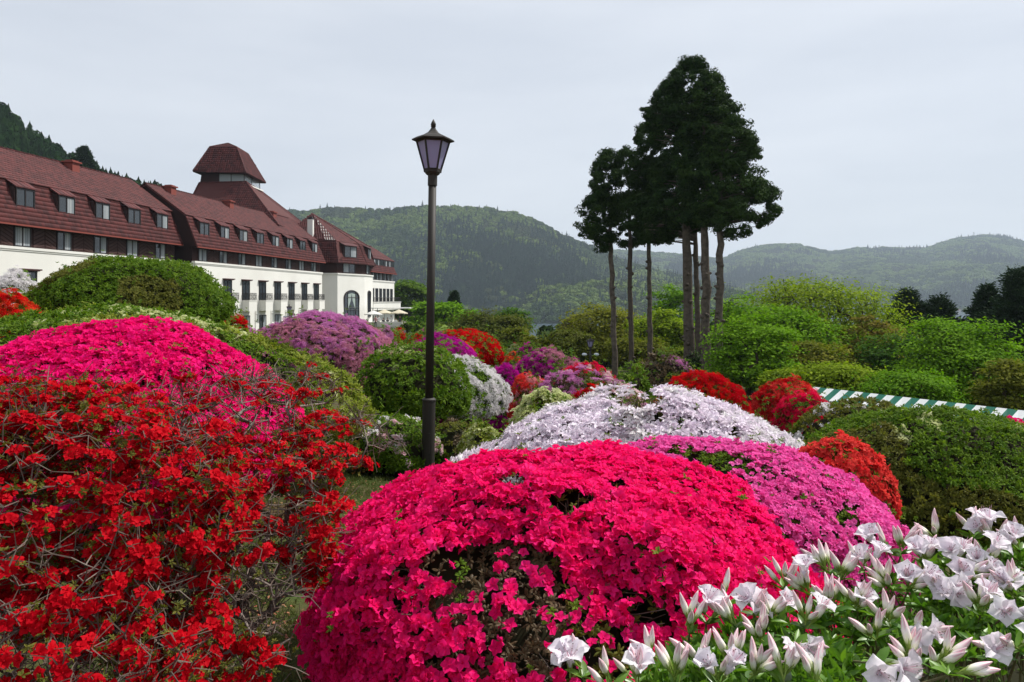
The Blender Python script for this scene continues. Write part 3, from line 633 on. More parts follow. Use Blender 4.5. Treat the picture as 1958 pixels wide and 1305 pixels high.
# roof vents on the ridges
for px, Y, vr in ((137, 74.5, 0), (325, 92, 0), (437, 103, 0), (520, 113, 0)):
    f = fr1 if px < 200 else fr2; z = (15.4 if px < 200 else 15.0) + 3
    o = f.o; # place at bearing
    u0 = ((px - 979) / 1400 * 1.0)
    ox, oy = (HL + f.o)[0], (HL + f.o)[1]; rx, ry = ox + f.v[0] * -5.2, oy + f.v[1] * -5.2
    t = (u0 * ry - rx) / (f.u[0] - u0 * f.u[1]); mb = MB()
    f.box(mb, t - .5, t + .5, -5.7, -4.7, z - 1.2, z + .05); f.box(mb, t - .65, t + .65, -5.85, -4.55, z + .052, z + .2); f.box(mb, t - .45, t + .45, -5.6, -4.8, z + .202, z + .32)
    mb.build('roof_vent', TERRA, H)
# corner pavilion with arch window
def ring(P, Q=None): return [np.array([p[0], p[1], 0.0]) for p in P]
base = ring([(-40, 121.0), (-33, 121.9), (-29.2, 122.5), (-26.1, 129.6), (-25.5, 134.2), (-27.3, 141), (-38, 141)])
cen = np.array([-33.5, 130.5, 0])
def lvl(P, off, z):
    out = []
    for p in P: d = p - cen; L = np.linalg.norm(d); out.append(p + d / L * off + np.array([0, 0, z]) - np.array([HL[0], HL[1], HL[2]]))
    return out
def prism(lo, hi, name, m):
    mb = MB(); n = len(lo); mb.poly(lo[::-1]); mb.poly(hi)
    for i in range(n): j = (i + 1) % n; mb.poly([lo[i], lo[j], hi[j], hi[i]])
    return mb.build(name, m, H)
prism(lvl(base, 0, -3), lvl(base, 0, 5.8), 'wall', WHITE); prism(lvl(base, .15, 5.802), lvl(base, .15, 6.02), 'cornice', WHITE)
prism(lvl(base, -.4, 6.022), lvl(base, -.4, 8.1), 'brown_wall', DARKB)
ev = lvl(base, .5, 7.75); bk = lvl(base, -1.1, 11.4); apx = np.array([-35.6, 130, 16.8]) - HL
for i in range(len(base) - 1):
    tiles('roof_tile', [ev[i], ev[i + 1], bk[i + 1], bk[i]], H, flatten=i > 1, m=TILE); tiles('roof_tile', [bk[i], bk[i + 1], apx], H); ridge(H, bk[i + 1] + (0, 0, .1), apx + (0, 0, .1)); ridge(H, ev[i + 1] + (0, 0, .08), bk[i + 1] + (0, 0, .08), .1)
# lattice screen on the slope facing the garden
a_, b_ = bk[1] * .25 + bk[2] * .75, bk[2]; la = MB(); lw = MB()
e0, e1 = bk[1], bk[2]; n_ = np.cross(e1 - e0, apx - e0); n_ /= np.linalg.norm(n_); n_ = n_ if n_[1] < 0 else -n_
lw.poly([e1 + n_ * .3 - (e1 - e0) * .5, e1 + n_ * .3 - (e1 - e0) * .04, (apx * .86 + e1 * .14) + n_ * .3]); lw.build('lattice_backing', mat('pale_screen', (.42, .39, .36), rough=.9), H)
for k in range(1, 9):
    t = k / 9; p = e0 + (e1 - e0) * t; q = apx + (e1 - apx) * t
    la.tube([p + n_ * .36, q + n_ * .36], .085, 4, v=k * .13)
for k in range(1, 10):
    t = k / 10; la.tube([e0 + (apx - e0) * t + n_ * .38, e1 + (apx - e1) * t + n_ * .38], .055, 4, v=k * .17)
la.build('lattice', TILE, H, kind='stuff')
fb = Frame_((-29.2, 122.5, -3), np.array([3.1, 7.1])); fc = Frame_((-26.1, 129.6, -3), np.array([.6, 4.6]))
for f, u, w, zh in ((fb, 3.9, 4.2, 4.6), (fc, 2.4, 1.5, 4.6)):
    mb = MB(); P = []; Q = []
    z0 = 1.5; sp = z0 + zh - w * .28
    pts = [(u - w / 2, z0), (u + w / 2, z0)] + [(u + w / 2 * math.cos(a), sp + w * .28 * math.sin(a)) for a in np.linspace(0, math.pi, 13)]
    mb.poly([f.p(x, .03, z) for x, z in pts]); ar = mb.build('arch_window', GLASS, H)
    fm = MB(); fm.tube([f.p(x, .06, z) for x, z in pts + pts[:1]], .13, 5)
    for x in ((-.27, .27) if w > 2 else (0,)): fm.tube([f.p(u + x * w, .05, z0), f.p(u + x * w, .05, sp + .25 * w * .8)], .07, 4)
    for zz in (z0 + zh * .28, sp): fm.tube([f.p(u - w / 2, .05, zz), f.p(u + w / 2, .05, zz)], .06, 4)
    fm.build('arch_frame', FRAME, ar)
    if w > 2:
        cu = MB(); cu.poly([f.p(u - w * .25, .045, z0 + 1.4), f.p(u - w * .24, .045, sp + .6), f.p(u, .045, sp + .75), f.p(u - .25, .045, sp - .5)]); cu.poly([f.p(u + w * .25, .045, z0 + 1.4), f.p(u + .25, .045, sp - .5), f.p(u, .045, sp + .75), f.p(u + w * .24, .045, sp + .6)])
        cu.build('curtain', mat('green_curtain', (.30, .36, .33), rough=.8), ar)
for f, u, v in ((fb, 3.6, .0), (fc, 2.6, .0)):
    d = MB(); w = 3.4 if f is fb else 1.6; f.box(d, u - w / 2 - .2, u + w / 2 + .2, -2.4, -.02, 11.7, 13.9); dm = d.build('dormer', DARKB, H)
    win(f, u, .03, 11.8, w, 1.9, H); g = MB(); g.poly([f.p(u - w / 2 - .3, .35, 13.8), f.p(u + w / 2 + .3, .35, 13.8), f.p(u + w / 2 + .3, -1.6, 14.7), f.p(u - w / 2 - .3, -1.6, 14.7)]); g.poly([f.p(u - w / 2 - .3, .35, 13.68), f.p(u + w / 2 + .3, .35, 13.68), f.p(u + w / 2 + .3, -1.6, 14.58), f.p(u - w / 2 - .3, -1.6, 14.58)][::-1]); g.build('dormer_roof', TILE, dm)
    win(f, u, -.27, 9.15, w, 1.7, H, cur=(-1,))
ch = MB(); c0 = at(594, 449, 124) - HL; ch.box(c0[0] - .45, c0[0] + .45, c0[1] - .4, c0[1] + .4, c0[2] - 1.5, zat(420, 124) + 3); ck = ch.build('chimney', WHITE, H)
ch = MB(); zz = zat(420, 124) + 3; ch.box(c0[0] - .5, c0[0] + .5, c0[1] - .45, c0[1] + .45, zz + .002, zz + .12); ch.box(c0[0] - .33, c0[0] + .33, c0[1] - .3, c0[1] + .3, zz + .122, zz + .45); ch.build('chimney_cap', FRAME, ck)
# far wing: tall openings and balcony slab
mb = MB(); fr4.box(mb, .3, 17.3, .003, 1.3, 2.6, 4.0); fr4.box(mb, .2, 17.4, .002, 1.4, 4.002, 4.12); bl_ = mb.build('long_balcony', WHITE, H)
for i in range(7): win(fr4, 1.2 + 2.3 * i, .05, 4.15, 1.5, 2.6, H, 'tall_window', cur=())
rl = MB()
for zz in (4.2, 4.95): rl.tube([fr4.p(.3, 1.3, zz), fr4.p(17.3, 1.3, zz)], .035, 4)
for q in range(70): rl.tube([fr4.p(.3 + q * .246, 1.3, 4.12), fr4.p(.3 + q * .246, 1.3, 4.95)], .018, 4)
rl.build('railing', IRON, bl_)
# lookout tower
def P3(x, y, z): return np.array([x, y, z], float) - HL
def frustum(lo, hi, cap=None, tw=.36):
    n = 4
    for i in range(n):
        j = (i + 1) % n; tiles('roof_tile', [lo[i], lo[j], hi[j], hi[i]], H, tw=tw, th=.42); ridge(H, lo[i] + (0, 0, .08), hi[i] + (0, 0, .08), .1); ridge(H, hi[i] + (0, 0, .04), hi[j] + (0, 0, .04), .1)
    if cap is not None:
        for i in range(n): tiles('roof_tile', [hi[i], hi[(i + 1) % n], cap], H, tw=tw); ridge(H, hi[i] + (0, 0, .06), cap + (0, 0, .06), .09)
frustum([P3(-51.2, 112, 12.8), P3(-35.2, 110.5, 12.8), P3(-35.0, 136, 12.8), P3(-51.5, 136, 12.8)], [P3(-50.4, 118, 20.4), P3(-42.9, 118, 20.6), P3(-43.9, 127.5, 20.6), P3(-50.6, 127.5, 20.4)])
mb = MB(); mb.box(*(-50.3 - HL[0], -43.1 - HL[0]), *(118.2 - HL[1], 127 - HL[1]), 20.3 - HL[2], 20.5 - HL[2]); mb.build('tower_deck', WHITE, H)
mb = MB(); lo = [P3(-50.3, 118.05, 20.4), P3(-47.3, 118.05, 20.4), P3(-47.3, 127, 20.4), P3(-50.3, 127, 20.4)]; hi = [p + np.array([.35 if k in (0, 3) else 0, 0, 2.2]) for k, p in enumerate(lo)]
mb.poly(hi); 
for i in range(4): j = (i + 1) % 4; mb.poly([lo[i], lo[j], hi[j], hi[i]])
mb.build('brown_wall', DARKB, H)
LG = bpy.data.materials.new('lookout_glass'); LG.use_nodes = True; _n = LG.node_tree; _p = _n.nodes['Principled BSDF']; _p.inputs['Base Color'].default_value = (.75, .85, .85, 1); _p.inputs['Roughness'].default_value = .05; _p.inputs['Alpha'].default_value = .35
pn = [(-47.25, 118.1), (-45.3, 118.1), (-43.2, 118.1), (-43.4, 122), (-43.7, 126.8), (-47.25, 126.8)]
ps = MB()
for p in pn: ps.tube([P3(*p, 20.5), P3(*p, 22.1)], .07, 5)
lk = ps.build('lookout_post', FRAME, H)
for a, b in zip(pn[:-1], pn[1:]):
    g = MB(); g.poly([P3(*a, 20.52), P3(*b, 20.52), P3(*b, 22.0), P3(*a, 22.0)]); g.build('pane', LG, lk)
mb = MB(); mb.box(-49.2 - HL[0], -45 - HL[0], 123 - HL[1], 124 - HL[1], 20.5 - HL[2], 22.2 - HL[2]); mb.build('lift_core', mat('pale_core', (.5, .52, .5), rough=.8), H)
lo = [P3(-51.0, 117, 22.0), P3(-42.5, 117, 21.75), P3(-42.9, 127.5, 21.8), P3(-51.0, 127.5, 22.0)]
mb = MB(); mb.poly([p - (0, 0, .02) for p in lo][::-1]); mb.poly([p + (0, 0, .1) for p in lo]); 
for i in range(4): j = (i + 1) % 4; mb.poly([lo[i] - (0, 0, .02), lo[j] - (0, 0, .02), lo[j] + (0, 0, .1), lo[i] + (0, 0, .1)])
mb.build('eave_board', DARKB, H)
frustum([p + (0, 0, .12) for p in lo], [P3(-49.3, 119.5, 26.5), P3(-44.9, 119.5, 26.45), P3(-45.0, 124.8, 26.4), P3(-49.3, 124.8, 26.5)], P3(-47.3, 122, 27.6))
# ---------------------------------------------------------------- terrace, stairs, umbrellas, canopy
TC = np.array([-21, 125, -3.0])
tr = thing('terrace', 'white raised terrace with railing and stairs at the foot of the hotel', 'terrace', (-21, 122, -7))
def tb(name, x0, x1, y0, y1, z0, z1, m, parent=tr, off=(-21, 122, -7)):
    mb = MB(); mb.box(x0 - off[0], x1 - off[0], y0 - off[1], y1 - off[1], z0 - off[2], z1 - off[2]); return mb.build(name, m, parent)
tb('terrace_wall', -26, -18.3, 122, 134, -7, -2.95, WHITE); tb('parapet', -26, -18.3, 121.85, 122.1, -2.948, -2.15, WHITE)
for i in range(15): tb('step', -18.3 + i * .36, -17.94 + i * .36, 122.6, 126.5, -7, -2.97 - i * .2, mat('step_stone', (.5, .49, .46), rough=.9))
for yy in (122.5, 126.6):
    mb = MB(); mb.tube([(-18.3 + 21, yy - 122, 5.0), (-12.9 + 21, yy - 122, 2.0)], .05, 5); mb.tube([(-18.3 + 21, yy - 122, 4.6), (-12.9 + 21, yy - 122, 1.6)], .03, 5)
    for q in range(12): x = -18.3 + 21 + q * .49; mb.tube([(x, yy - 122, 3.9 - q * .27), (x, yy - 122, 5.0 - q * .27)], .03, 4)
    mb.build('stair_railing', WHITE, tr)
cn = thing('canopy', 'flat thin canopy roof above the cream terrace umbrellas', 'canopy', (-21, 130, -2.95))
mb = MB(); mb.box(-3.6, 3.2, -2.5, 2.5, 2.95, 3.12); mb.build('canopy_roof', mat('canopy_white', (.6, .6, .56), rough=.8), cn)
for x, y in ((-3.3, -2.2), (3, -2.2), (3, 2.2), (-3.3, 2.2)): mb = MB(); mb.tube([(x, y, 0), (x, y, 2.95)], .06, 6); mb.build('post', FRAME, cn)
def umbrella(px, Y, top, col, label):
    b = at(px, 573, Y); z0 = -2.95; zt = zat(top, Y); T = thing('patio_umbrella', label, 'umbrella', (b[0], Y, z0), group='umbrellas on the hotel terrace'); h = zt - z0
    mb = MB(); mb.lathe([(.3, 0), (.3, .06), (.03, .08), (.03, h)], n=8); mb.build('pole', FRAME, T)
    for k in range(8):
        mb = MB(); a0, a1 = k * .7854, (k + 1) * .7854; R1 = 1.5; A = np.array([0, 0, h]); B1 = np.array([R1 * math.cos(a0), R1 * math.sin(a0), h - .62]); B2 = np.array([R1 * math.cos(a1), R1 * math.sin(a1), h - .62]); md = (B1 + B2) / 2 + (0, 0, .06)
        mb.add([A, B1, md, B2, B1 - (0, 0, .16), B2 - (0, 0, .16), md - (0, 0, .16)], [(0, 1, 2), (0, 2, 3), (1, 4, 6, 2), (2, 6, 5, 3)]); mb.build('canopy_panel', mat('umb_%s' % (col,), col, rough=.8, trans=.3), T)
umbrella(714, 120, 594, (.78, .77, .74), 'white patio umbrella leftmost on the hotel terrace')
umbrella(735, 126, 592, (.66, .60, .46), 'cream patio umbrella in the middle of the terrace three')
umbrella(763, 124, 592, (.66, .60, .46), 'cream patio umbrella at the right end of the terrace')
def person(label, px, Y, z0, col, seed, sit=False, hat=None, rz=0, scale=1.0, group='people on the hotel terrace'):
    r = rngf(seed); b = at(px, 573, Y); T = thing('person', label, 'person', (b[0], Y, z0), rz, group)
    sk = mat('skin', (.45, .28, .20), rough=.6); cl = mat('cloth_%s' % (col,), col, rough=.85); tr_ = mat('trousers', (.03, .035, .05), (.08, .08, .09), rough=.85)
    import bmesh
    hz = .55 if sit else .92
    J = [(0, 0, hz), (0, 0, hz + .28), (0, 0, hz + .5), (0, 0, hz + .6), (0, 0, hz + .72), (0, 0, hz + .82), (.2, 0, hz + .48), (.27, -.05, hz + .22), (.24, -.2, hz + .05), (-.2, 0, hz + .48), (-.27, .02, hz + .22), (-.25, -.12, hz + .0)]
    Rr = [.15, .14, .17, .06, .10, .09, .065, .05, .04, .065, .05, .04]; Eg = [(0, 1), (1, 2), (2, 3), (3, 4), (4, 5), (2, 6), (6, 7), (7, 8), (2, 9), (9, 10), (10, 11)]
    for s in (-1, 1):
        k = len(J); 
        if sit: J += [(.1 * s, -.02, hz - .02), (.12 * s, -.42, hz), (.12 * s, -.45, .08), (.12 * s, -.58, .04)]
        else: J += [(.1 * s, 0, hz - .08), (.12 * s, -.04 * s, .5), (.12 * s, .05 * s, .08), (.12 * s, -.12 + .05 * s, .04)]
        Rr += [.1, .075, .05, .04]; Eg += [(0, k), (k, k + 1), (k + 1, k + 2), (k + 2, k + 3)]
    me = bpy.data.meshes.new('body'); me.from_pydata(J, Eg, []); o = obj('body', me, T)
    md = o.modifiers.new('skin', 'SKIN')
    for i, q in enumerate(Rr): me.skin_vertices[0].data[i].radius = (q, q)
    me.skin_vertices[0].data[0].use_root = True
    ss = o.modifiers.new('sub', 'SUBSURF'); ss.levels = ss.render_levels = 1
    dg = bpy.context.evaluated_depsgraph_get(); nm = bpy.data.meshes.new_from_object(o.evaluated_get(dg)); o.modifiers.clear(); o.data = nm
    nm.materials.clear(); [nm.materials.append(x) for x in (cl, tr_, sk)]
    for p in nm.polygons: c = p.center; p.material_index = 2 if c.z > hz + .57 or (abs(c.x) > .2 and c.z < hz + .1 and c.z > hz - .2 and not sit) else (1 if c.z < hz - .02 else 0)
    hb = MB()
    if hat: hb.lathe([(.21, hz + .84), (.20, hz + .87), (.12, hz + .88), (.11, hz + .97), (.03, hz + 1.0)], n=12); hb.build('hat', mat('hat', hat, rough=.8), T)
    else: hb.lathe([(.10, hz + .80), (.115, hz + .85), (.10, hz + .92), (.03, hz + .95)], n=10); hb.build('hair', mat('hair', (.02, .015, .012), rough=.7), T)
    T.scale = (scale,) * 3
    return T
for i, (px, Y, sit, col, lab) in enumerate([(718, 121.5, 0, (.55, .3, .32), 'person in pink top standing under the white terrace umbrella'), (724, 124, 0, (.6, .6, .6), 'person in pale top standing between white and cream umbrella'),
        (733, 123, 1, (.05, .05, .06), 'person in black sitting under the middle umbrella'), (741, 123.5, 1, (.12, .12, .14), 'person in dark grey sitting right of the middle umbrella pole'),
        (748, 123, 0, (.6, .6, .58), 'person in white shirt standing between the cream umbrellas'), (757, 123, 1, (.7, .7, .68), 'person in white sitting under the right cream umbrella'), (765, 123.4, 0, (.04, .04, .05), 'person in black standing near the terrace corner')]):
    person(lab, px, Y, -2.95, col, i, sit)
person('person in dark clothes walking down the white terrace stairs', 792, 124.5, zat(624, 124.5) , (.03, .03, .04), 20, group='people on the stairs')
for i, (px, col) in enumerate([(858, (.7, .7, .7)), (864, (.6, .58, .6)), (871, (.72, .72, .72)), (880, (.7, .72, .74))]):
    person(['person in white leftmost of the walkers behind the red dome', 'person in greyish top second among the walkers behind the red dome', 'person in white shirt third among the walkers behind the red dome', 'person in pale blue-white rightmost of the walkers behind the red dome'][i], px, 95, zat(621, 95) - 1.78, col, 30 + i, group='people walking behind the red azalea dome')
person('person in a white sun hat hidden up to the head behind the green hedge', 487, 14.2, zat(655, 14.2) - 1.92, (.5, .5, .5), 40, hat=(.8, .8, .8), group='person behind the hedge')
# ---------------------------------------------------------------- lamps
LM = mat('lamp_metal', (.024, .021, .017), (.03, .026, .022), rough=.62, spec=.3, bump=.0006, bscale=120)
LGm = mat('lamp_glass', (.46, .43, .66), rough=.25, spec=.5, trans=.4)
def lamp(label, px, D, top, base_z, scale=1.0, lean=0, group=None, globes=False, rz=0):
    b = at(px, 573, D); zt = zat(top, D); h = (zt - base_z) / scale; T = thing('street_lamp', label, 'street lamp', (b[0], D, base_z), group=group); T.scale = (scale,) * 3; T.rotation_euler = (0, lean, rz)
    zc = h - .72 ; n6 = 6; rot = R(8)
    mb = MB(); mb.lathe([(.105, 0), (.105, .03), (.085, .05), (.085, 1.02), (.092, 1.03), (.092, 1.05), (.065, 1.07)], n=24); b_ = mb.build('pole_base', LM, T)
    mb = MB(); mb.box(-.002, .03, -.092, -.078, .35, .62); mb.build('access_door', LM, b_)
    mb = MB(); mb.lathe([(.054, 1.05), (.052, zc - .12)], n=24); mb.build('pole', LM, T, smooth=True)
    mb = MB(); mb.lathe([(.062, zc - .12), (.062, zc + .02), (.045, zc + .022)], n=16); mb.lathe([(.05, zc + .0), (.09, zc + .03), (.10, zc + .05), (.115, zc + .052), (.12, zc + .08), (.10, zc + .082)], n=6, rot=rot); mb.build('collar', LM, T)
    z0, z1, r0, r1 = zc + .08, zc + .46, .105, .215; fm = MB()
    for k in range(6):
        a = rot + k * math.pi / 3; fm.tube([(r0 * math.cos(a), r0 * math.sin(a), z0), (r1 * math.cos(a), r1 * math.sin(a), z1)], .013, 4)
        a2 = a + math.pi / 3
        for q, (rr, zz) in enumerate(((r0, z0 + .01), (r1, z1 - .005))): fm.tube([(rr * math.cos(a), rr * math.sin(a), zz), (rr * math.cos(a2), rr * math.sin(a2), zz)], .014, 4)
    f = fm.build('lantern_frame', LM, T)
    for k in range(6):
        a, a2 = rot + k * math.pi / 3, rot + (k + 1) * math.pi / 3; q = .96; g = MB()
        V = [(r0 * q * math.cos(a), r0 * q * math.sin(a), z0), (r0 * q * math.cos(a2), r0 * q * math.sin(a2), z0), (r1 * q * math.cos(a2), r1 * q * math.sin(a2), z1), (r1 * q * math.cos(a), r1 * q * math.sin(a), z1)]
        V = np.array(V); g.poly(V); W_ = V * (.95, .95, 1); g.poly(W_[::-1]); g.build('pane', LGm, f)
    mb = MB(); mb.lathe([(.20, z1 - .002), (.275, z1 + .005), (.28, z1 + .02), (.215, z1 + .055), (.13, z1 + .085), (.07, z1 + .12), (.035, z1 + .165), (.03, z1 + .18)], n=6, rot=rot); rf = mb.build('lamp_roof', LM, T)
    mb = MB(); zf = z1 + .165; mb.lathe([(.02, zf), (.016, zf + .02), (.034, zf + .025), (.03, zf + .045), (.036, zf + .05), (.03, zf + .075), (.005, zf + .125)], n=12); mb.build('finial', LM, rf, smooth=True)
    if globes:
        mb = MB(); mb.tube([(-.38, 0, zc - .35), (.38, 0, zc - .35)], .025, 6); mb.build('cross_arm', LM, T)
        for s in (-1, 1):
            mb = MB(); mb.lathe([(.03, zc - .45), (.12, zc - .42), (.16, zc - .36), (.12, zc - .29), (.03, zc - .27)], c=(s * .36, 0, 0), n=12); mb.build('floodlight', mat('pale_globe', (.6, .65, .68), rough=.3), T)
    return T
lamp('tall dark lamp post with six-sided lantern standing among the azaleas', 818, 9.6, 233, float(ground(-1.1, 9.6)), 1.0, lean=R(.9))
lamp('distant lamp post with two floodlights beneath its lantern before the olive maple', 1129, 44, 644, float(ground(4.7, 44)), 1.0, globes=True)
lamp('small lamp post in front of the white hotel wall above the purple azalea', 553, 88, 582, -3, 1.4, globes=True)
# ---------------------------------------------------------------- striped awning
A0, A1 = at(1556, 740, 25.5), at(1990, 789, 19.3)
aw = thing('striped_awning', 'green and white striped tent roof behind the big green azalea', 'awning', A0)
gs = mat('awning_green', (.008, .13, .085), rough=.7, trans=.2); ws = mat('awning_white', (.72, .74, .74), rough=.7, trans=.2)
d = A1 - A0; L_ = np.linalg.norm(d); d /= L_; out_ = np.array([d[1], -d[0], 0]); out_ /= np.linalg.norm(out_); out_ = -out_ if out_[1] > 0 else out_
n = int(L_ / .27); 
for k in range(n):
    for sd_, nm in ((1, 0),):
        m = MB(); a = d * (k * L_ / n); b = d * ((k + 1) * L_ / n); lo_ = out_ * .62 + np.array([0, 0, -.32]); sag = np.array([0, 0, -.03])
        bk_ = -out_ * .9 + np.array([0, 0, -.5]); t2 = np.array([0, 0, -.012])
        m.add([a, b, b + lo_, a + lo_, (a + b) / 2 + lo_ * .5 + sag, a + bk_, b + bk_, a + lo_ - (0, 0, .09), b + lo_ - (0, 0, .09)], [(0, 1, 4), (1, 2, 4), (2, 3, 4), (3, 0, 4), (1, 0, 5, 6), (3, 2, 8, 7)])
        m.build('stripe', gs if k % 2 else ws, aw)
for t in (0.02, .35, .68, .99):
    for o_ in (out_ * .7, -out_ * .85):
        q = d * L_ * t + o_; m = MB(); w = A0 + q; gz = float(ground(w[0], w[1])); m.tube([q + (0, 0, -.42), np.array([q[0], q[1], gz - A0[2]])], .025, 6); m.build('pole', LM, aw)
# ---------------------------------------------------------------- mast and shore houses
b = at(1862, 455, 3260); T = thing('radio_mast', 'small lattice mast on the top of the right-hand hill', 'mast', b - (0, 0, 4)); mb = MB()
for s in (-3, 3): mb.tube([(s, 0, 0), (s * .3, 0, 30)], .7, 4)
for z in (8, 16, 20, 26): mb.box(-4, 4, -1, 1, z, z + 1.2)
mb.build('lattice', mat('mast_steel', (.3, .3, .3), rough=.5), T)
r = rngf(77); sw = mat('house_wall', (.55, .54, .5), (.4, .38, .34), rough=.8); sr = mat('house_roof', (.22, .22, .24), (.3, .16, .12), rough=.7)
for i in range(14):
    s = 1772 + i * 14 + r.uniform(-4, 4); Y = 1905 + r.uniform(0, 30); b = at(s, 573, Y); w, dd, h = r.uniform(9, 16), 9, r.uniform(5, 8)
    T = thing('shore_house', 'small pale house, %s along the far lake shore between the dark conifers' % ['leftmost', 'second from the left', 'third from the left', 'fourth from the left', 'fifth from the left', 'sixth from the left', 'seventh from the left', 'seventh from the right', 'sixth from the right', 'fifth from the right', 'fourth from the right', 'third from the right', 'second from the right', 'rightmost'][i], 'house', (b[0], Y, -32), group='houses along the far lake shore')
    mb = MB(); mb.box(-w / 2, w / 2, -dd / 2, dd / 2, 0, h); mb.build('wall', sw, T)
    mb = MB(); e = .6; V = [(-w / 2 - e, -dd / 2 - e, h), (w / 2 + e, -dd / 2 - e, h), (w / 2 + e, dd / 2 + e, h), (-w / 2 - e, dd / 2 + e, h), (-w / 2 - e, 0, h + 3), (w / 2 + e, 0, h + 3)]; mb.add(V, [(0, 1, 5, 4), (2, 3, 4, 5), (0, 4, 3), (1, 2, 5), (3, 2, 1, 0)]); mb.build('roof', sr, T)
# ---------------------------------------------------------------- haze
HZ = bpy.data.materials.new('haze_air'); HZ.use_nodes = True; _n = HZ.node_tree; _n.nodes.remove(_n.nodes['Principled BSDF'])
pv_ = _n.nodes.new('ShaderNodeVolumePrincipled'); pv_.inputs['Color'].default_value = (.70, .83, .97, 1); pv_.inputs['Density'].default_value = .00013; pv_.inputs['Anisotropy'].default_value = .2
_n.links.new(pv_.outputs[0], _n.nodes['Material Output'].inputs['Volume'])
mb = MB(); mb.box(-7000, 7000, -60, 8200, -44, 360); mb.build('haze', HZ, kind='stuff')
# ---------------------------------------------------------------- azalea blossoms and leaves
def petal(L, w, n=4, cup=.35, curl=.25, off=.06, z0=.0, tilt=.5, fold=.12, q=3):
    """one petal pointing along +X, rising from the throat: (V, F, r along it)"""
    V = []; rr = []
    for i in range(n):
        t = i / (n - 1); wid = w * math.sin(math.pi * min(.97, .12 + t * .80)) ** .75 * (.55 if t == 0 else 1); x = off + L * t * math.cos(tilt * (1 - t * .7)); z = z0 + L * (math.sin(tilt) * t - curl * t * t)
        for j in range(q):
            s = j / (q - 1) * 2 - 1; V.append((x - abs(s) * .10 * L * t, s * wid / 2, z + cup * wid * s * s - fold * (abs(s) < .1) * wid)); rr.append(t)
    F = [(i * q + j, i * q + j + 1, (i + 1) * q + j + 1, (i + 1) * q + j) for i in range(n - 1) for j in range(q - 1)]
    return np.array(V), F, rr
def flower(seed, size=1.0, n=4, q=3, petals=5, w=.30, L=.42, tilt=.75, curl=.45, stam=True, spread=0, m=None, cup=.3):
    r = rngf(seed); mb = MB(); sh = r.uniform(0, .12)
    for k in range(petals):
        V, F, rr = petal(L * r.uniform(.9, 1.08), w * r.uniform(.9, 1.1), n, cup=cup, tilt=tilt + r.uniform(-.2, .2), curl=curl + r.uniform(-.12, .12), q=q)
        a = k * 2 * math.pi / petals + r.uniform(-.12, .12); c, s = math.cos(a), math.sin(a); tw = r.uniform(-.25, .25)
        V[:, 2] += V[:, 1] * tw; V = V @ np.array([[c, s, 0], [-s, c, 0], [0, 0, 1]])
        mb.add(V * size, F, v=sh + np.array(rr) * .06 + r.uniform(0, .08))
    if n > 3: mb.lathe([(.015 * size, -.22 * size), (.06 * size, 0.0), (.085 * size, .05 * size)], n=6, v=.45)
    if stam:
        for k in range(5):
            a = r.uniform(0, 6.3); mb.tube([(0, 0, 0), (.05 * size * math.cos(a), .05 * size * math.sin(a), .25 * size), (.13 * size * math.cos(a), .13 * size * math.sin(a), .42 * size)], [.008 * size, .006 * size, .012 * size], 3, v=.5)
    return mb
def petal_mat(name, c1, c2, rough=.55, trans=.42, tcol=None, spec=.05):
    return mat('petal_' + name, c1, c2, rough=rough, trans=trans, tcol=tcol, spec=spec)
def cluster(seed, k, n=3, q=3, stam=False, one=.42):
    """a head of k flowers about 1 wide"""
    r = rngf(seed); mb = MB()
    for i in range(k):
        f = flower(seed * 31 + i, one, n, q, stam=stam, w=.36, L=.46, tilt=.6, curl=.3); V = np.concatenate(f.V)
        a = i * 2.4 + r.uniform(-.4, .4); d = .30 * math.sqrt((i + .3) / k) * 1.25; N = np.array([[math.cos(a) * d * 1.6 + r.normal() * .15, math.sin(a) * d * 1.6 + r.normal() * .15, 1]])
        N /= np.linalg.norm(N); M = rotm(np.arctan2(N[:, 1], N[:, 0]), np.arccos(N[:, 2]), np.array([r.uniform(0, 6)]))[0]
        V = V @ M.T + np.array([d * math.cos(a), d * math.sin(a), -.35 * d]); mb.add(V, f.F, v=(np.concatenate(f.v) + r.uniform(0, .3)))
    return mb
def leaf_sprig(seed, k=6, L=.5, w=.17, up=.5):
    r = rngf(seed); mb = MB()
    for i in range(k):
        a = i * 2.4 + r.uniform(-.3, .3); e = r.uniform(.1, up + .4); l = L * r.uniform(.6, 1.1); ww = w * r.uniform(.8, 1.2); d = np.array([math.cos(a) * math.cos(e), math.sin(a) * math.cos(e), math.sin(e)]); s = np.array([-math.sin(a), math.cos(a), 0]); u = np.cross(d, s)
        P = [d * .03, d * l * .35 + s * ww / 2 - u * .03, d * l * .4 + u * 0.03, d * l * .35 - s * ww / 2 - u * .03, d * l * .75 + s * ww * .42 - u * .05, d * l * .78 - u * .02, d * l * .75 - s * ww * .42 - u * .05, d * l - u * .09]
        mb.add(P, [(0, 2, 1), (0, 3, 2), (1, 2, 5, 4), (2, 3, 6, 5), (4, 5, 7), (5, 6, 7)], v=r.uniform(-.15, .15))
    return mb
_pc = {}
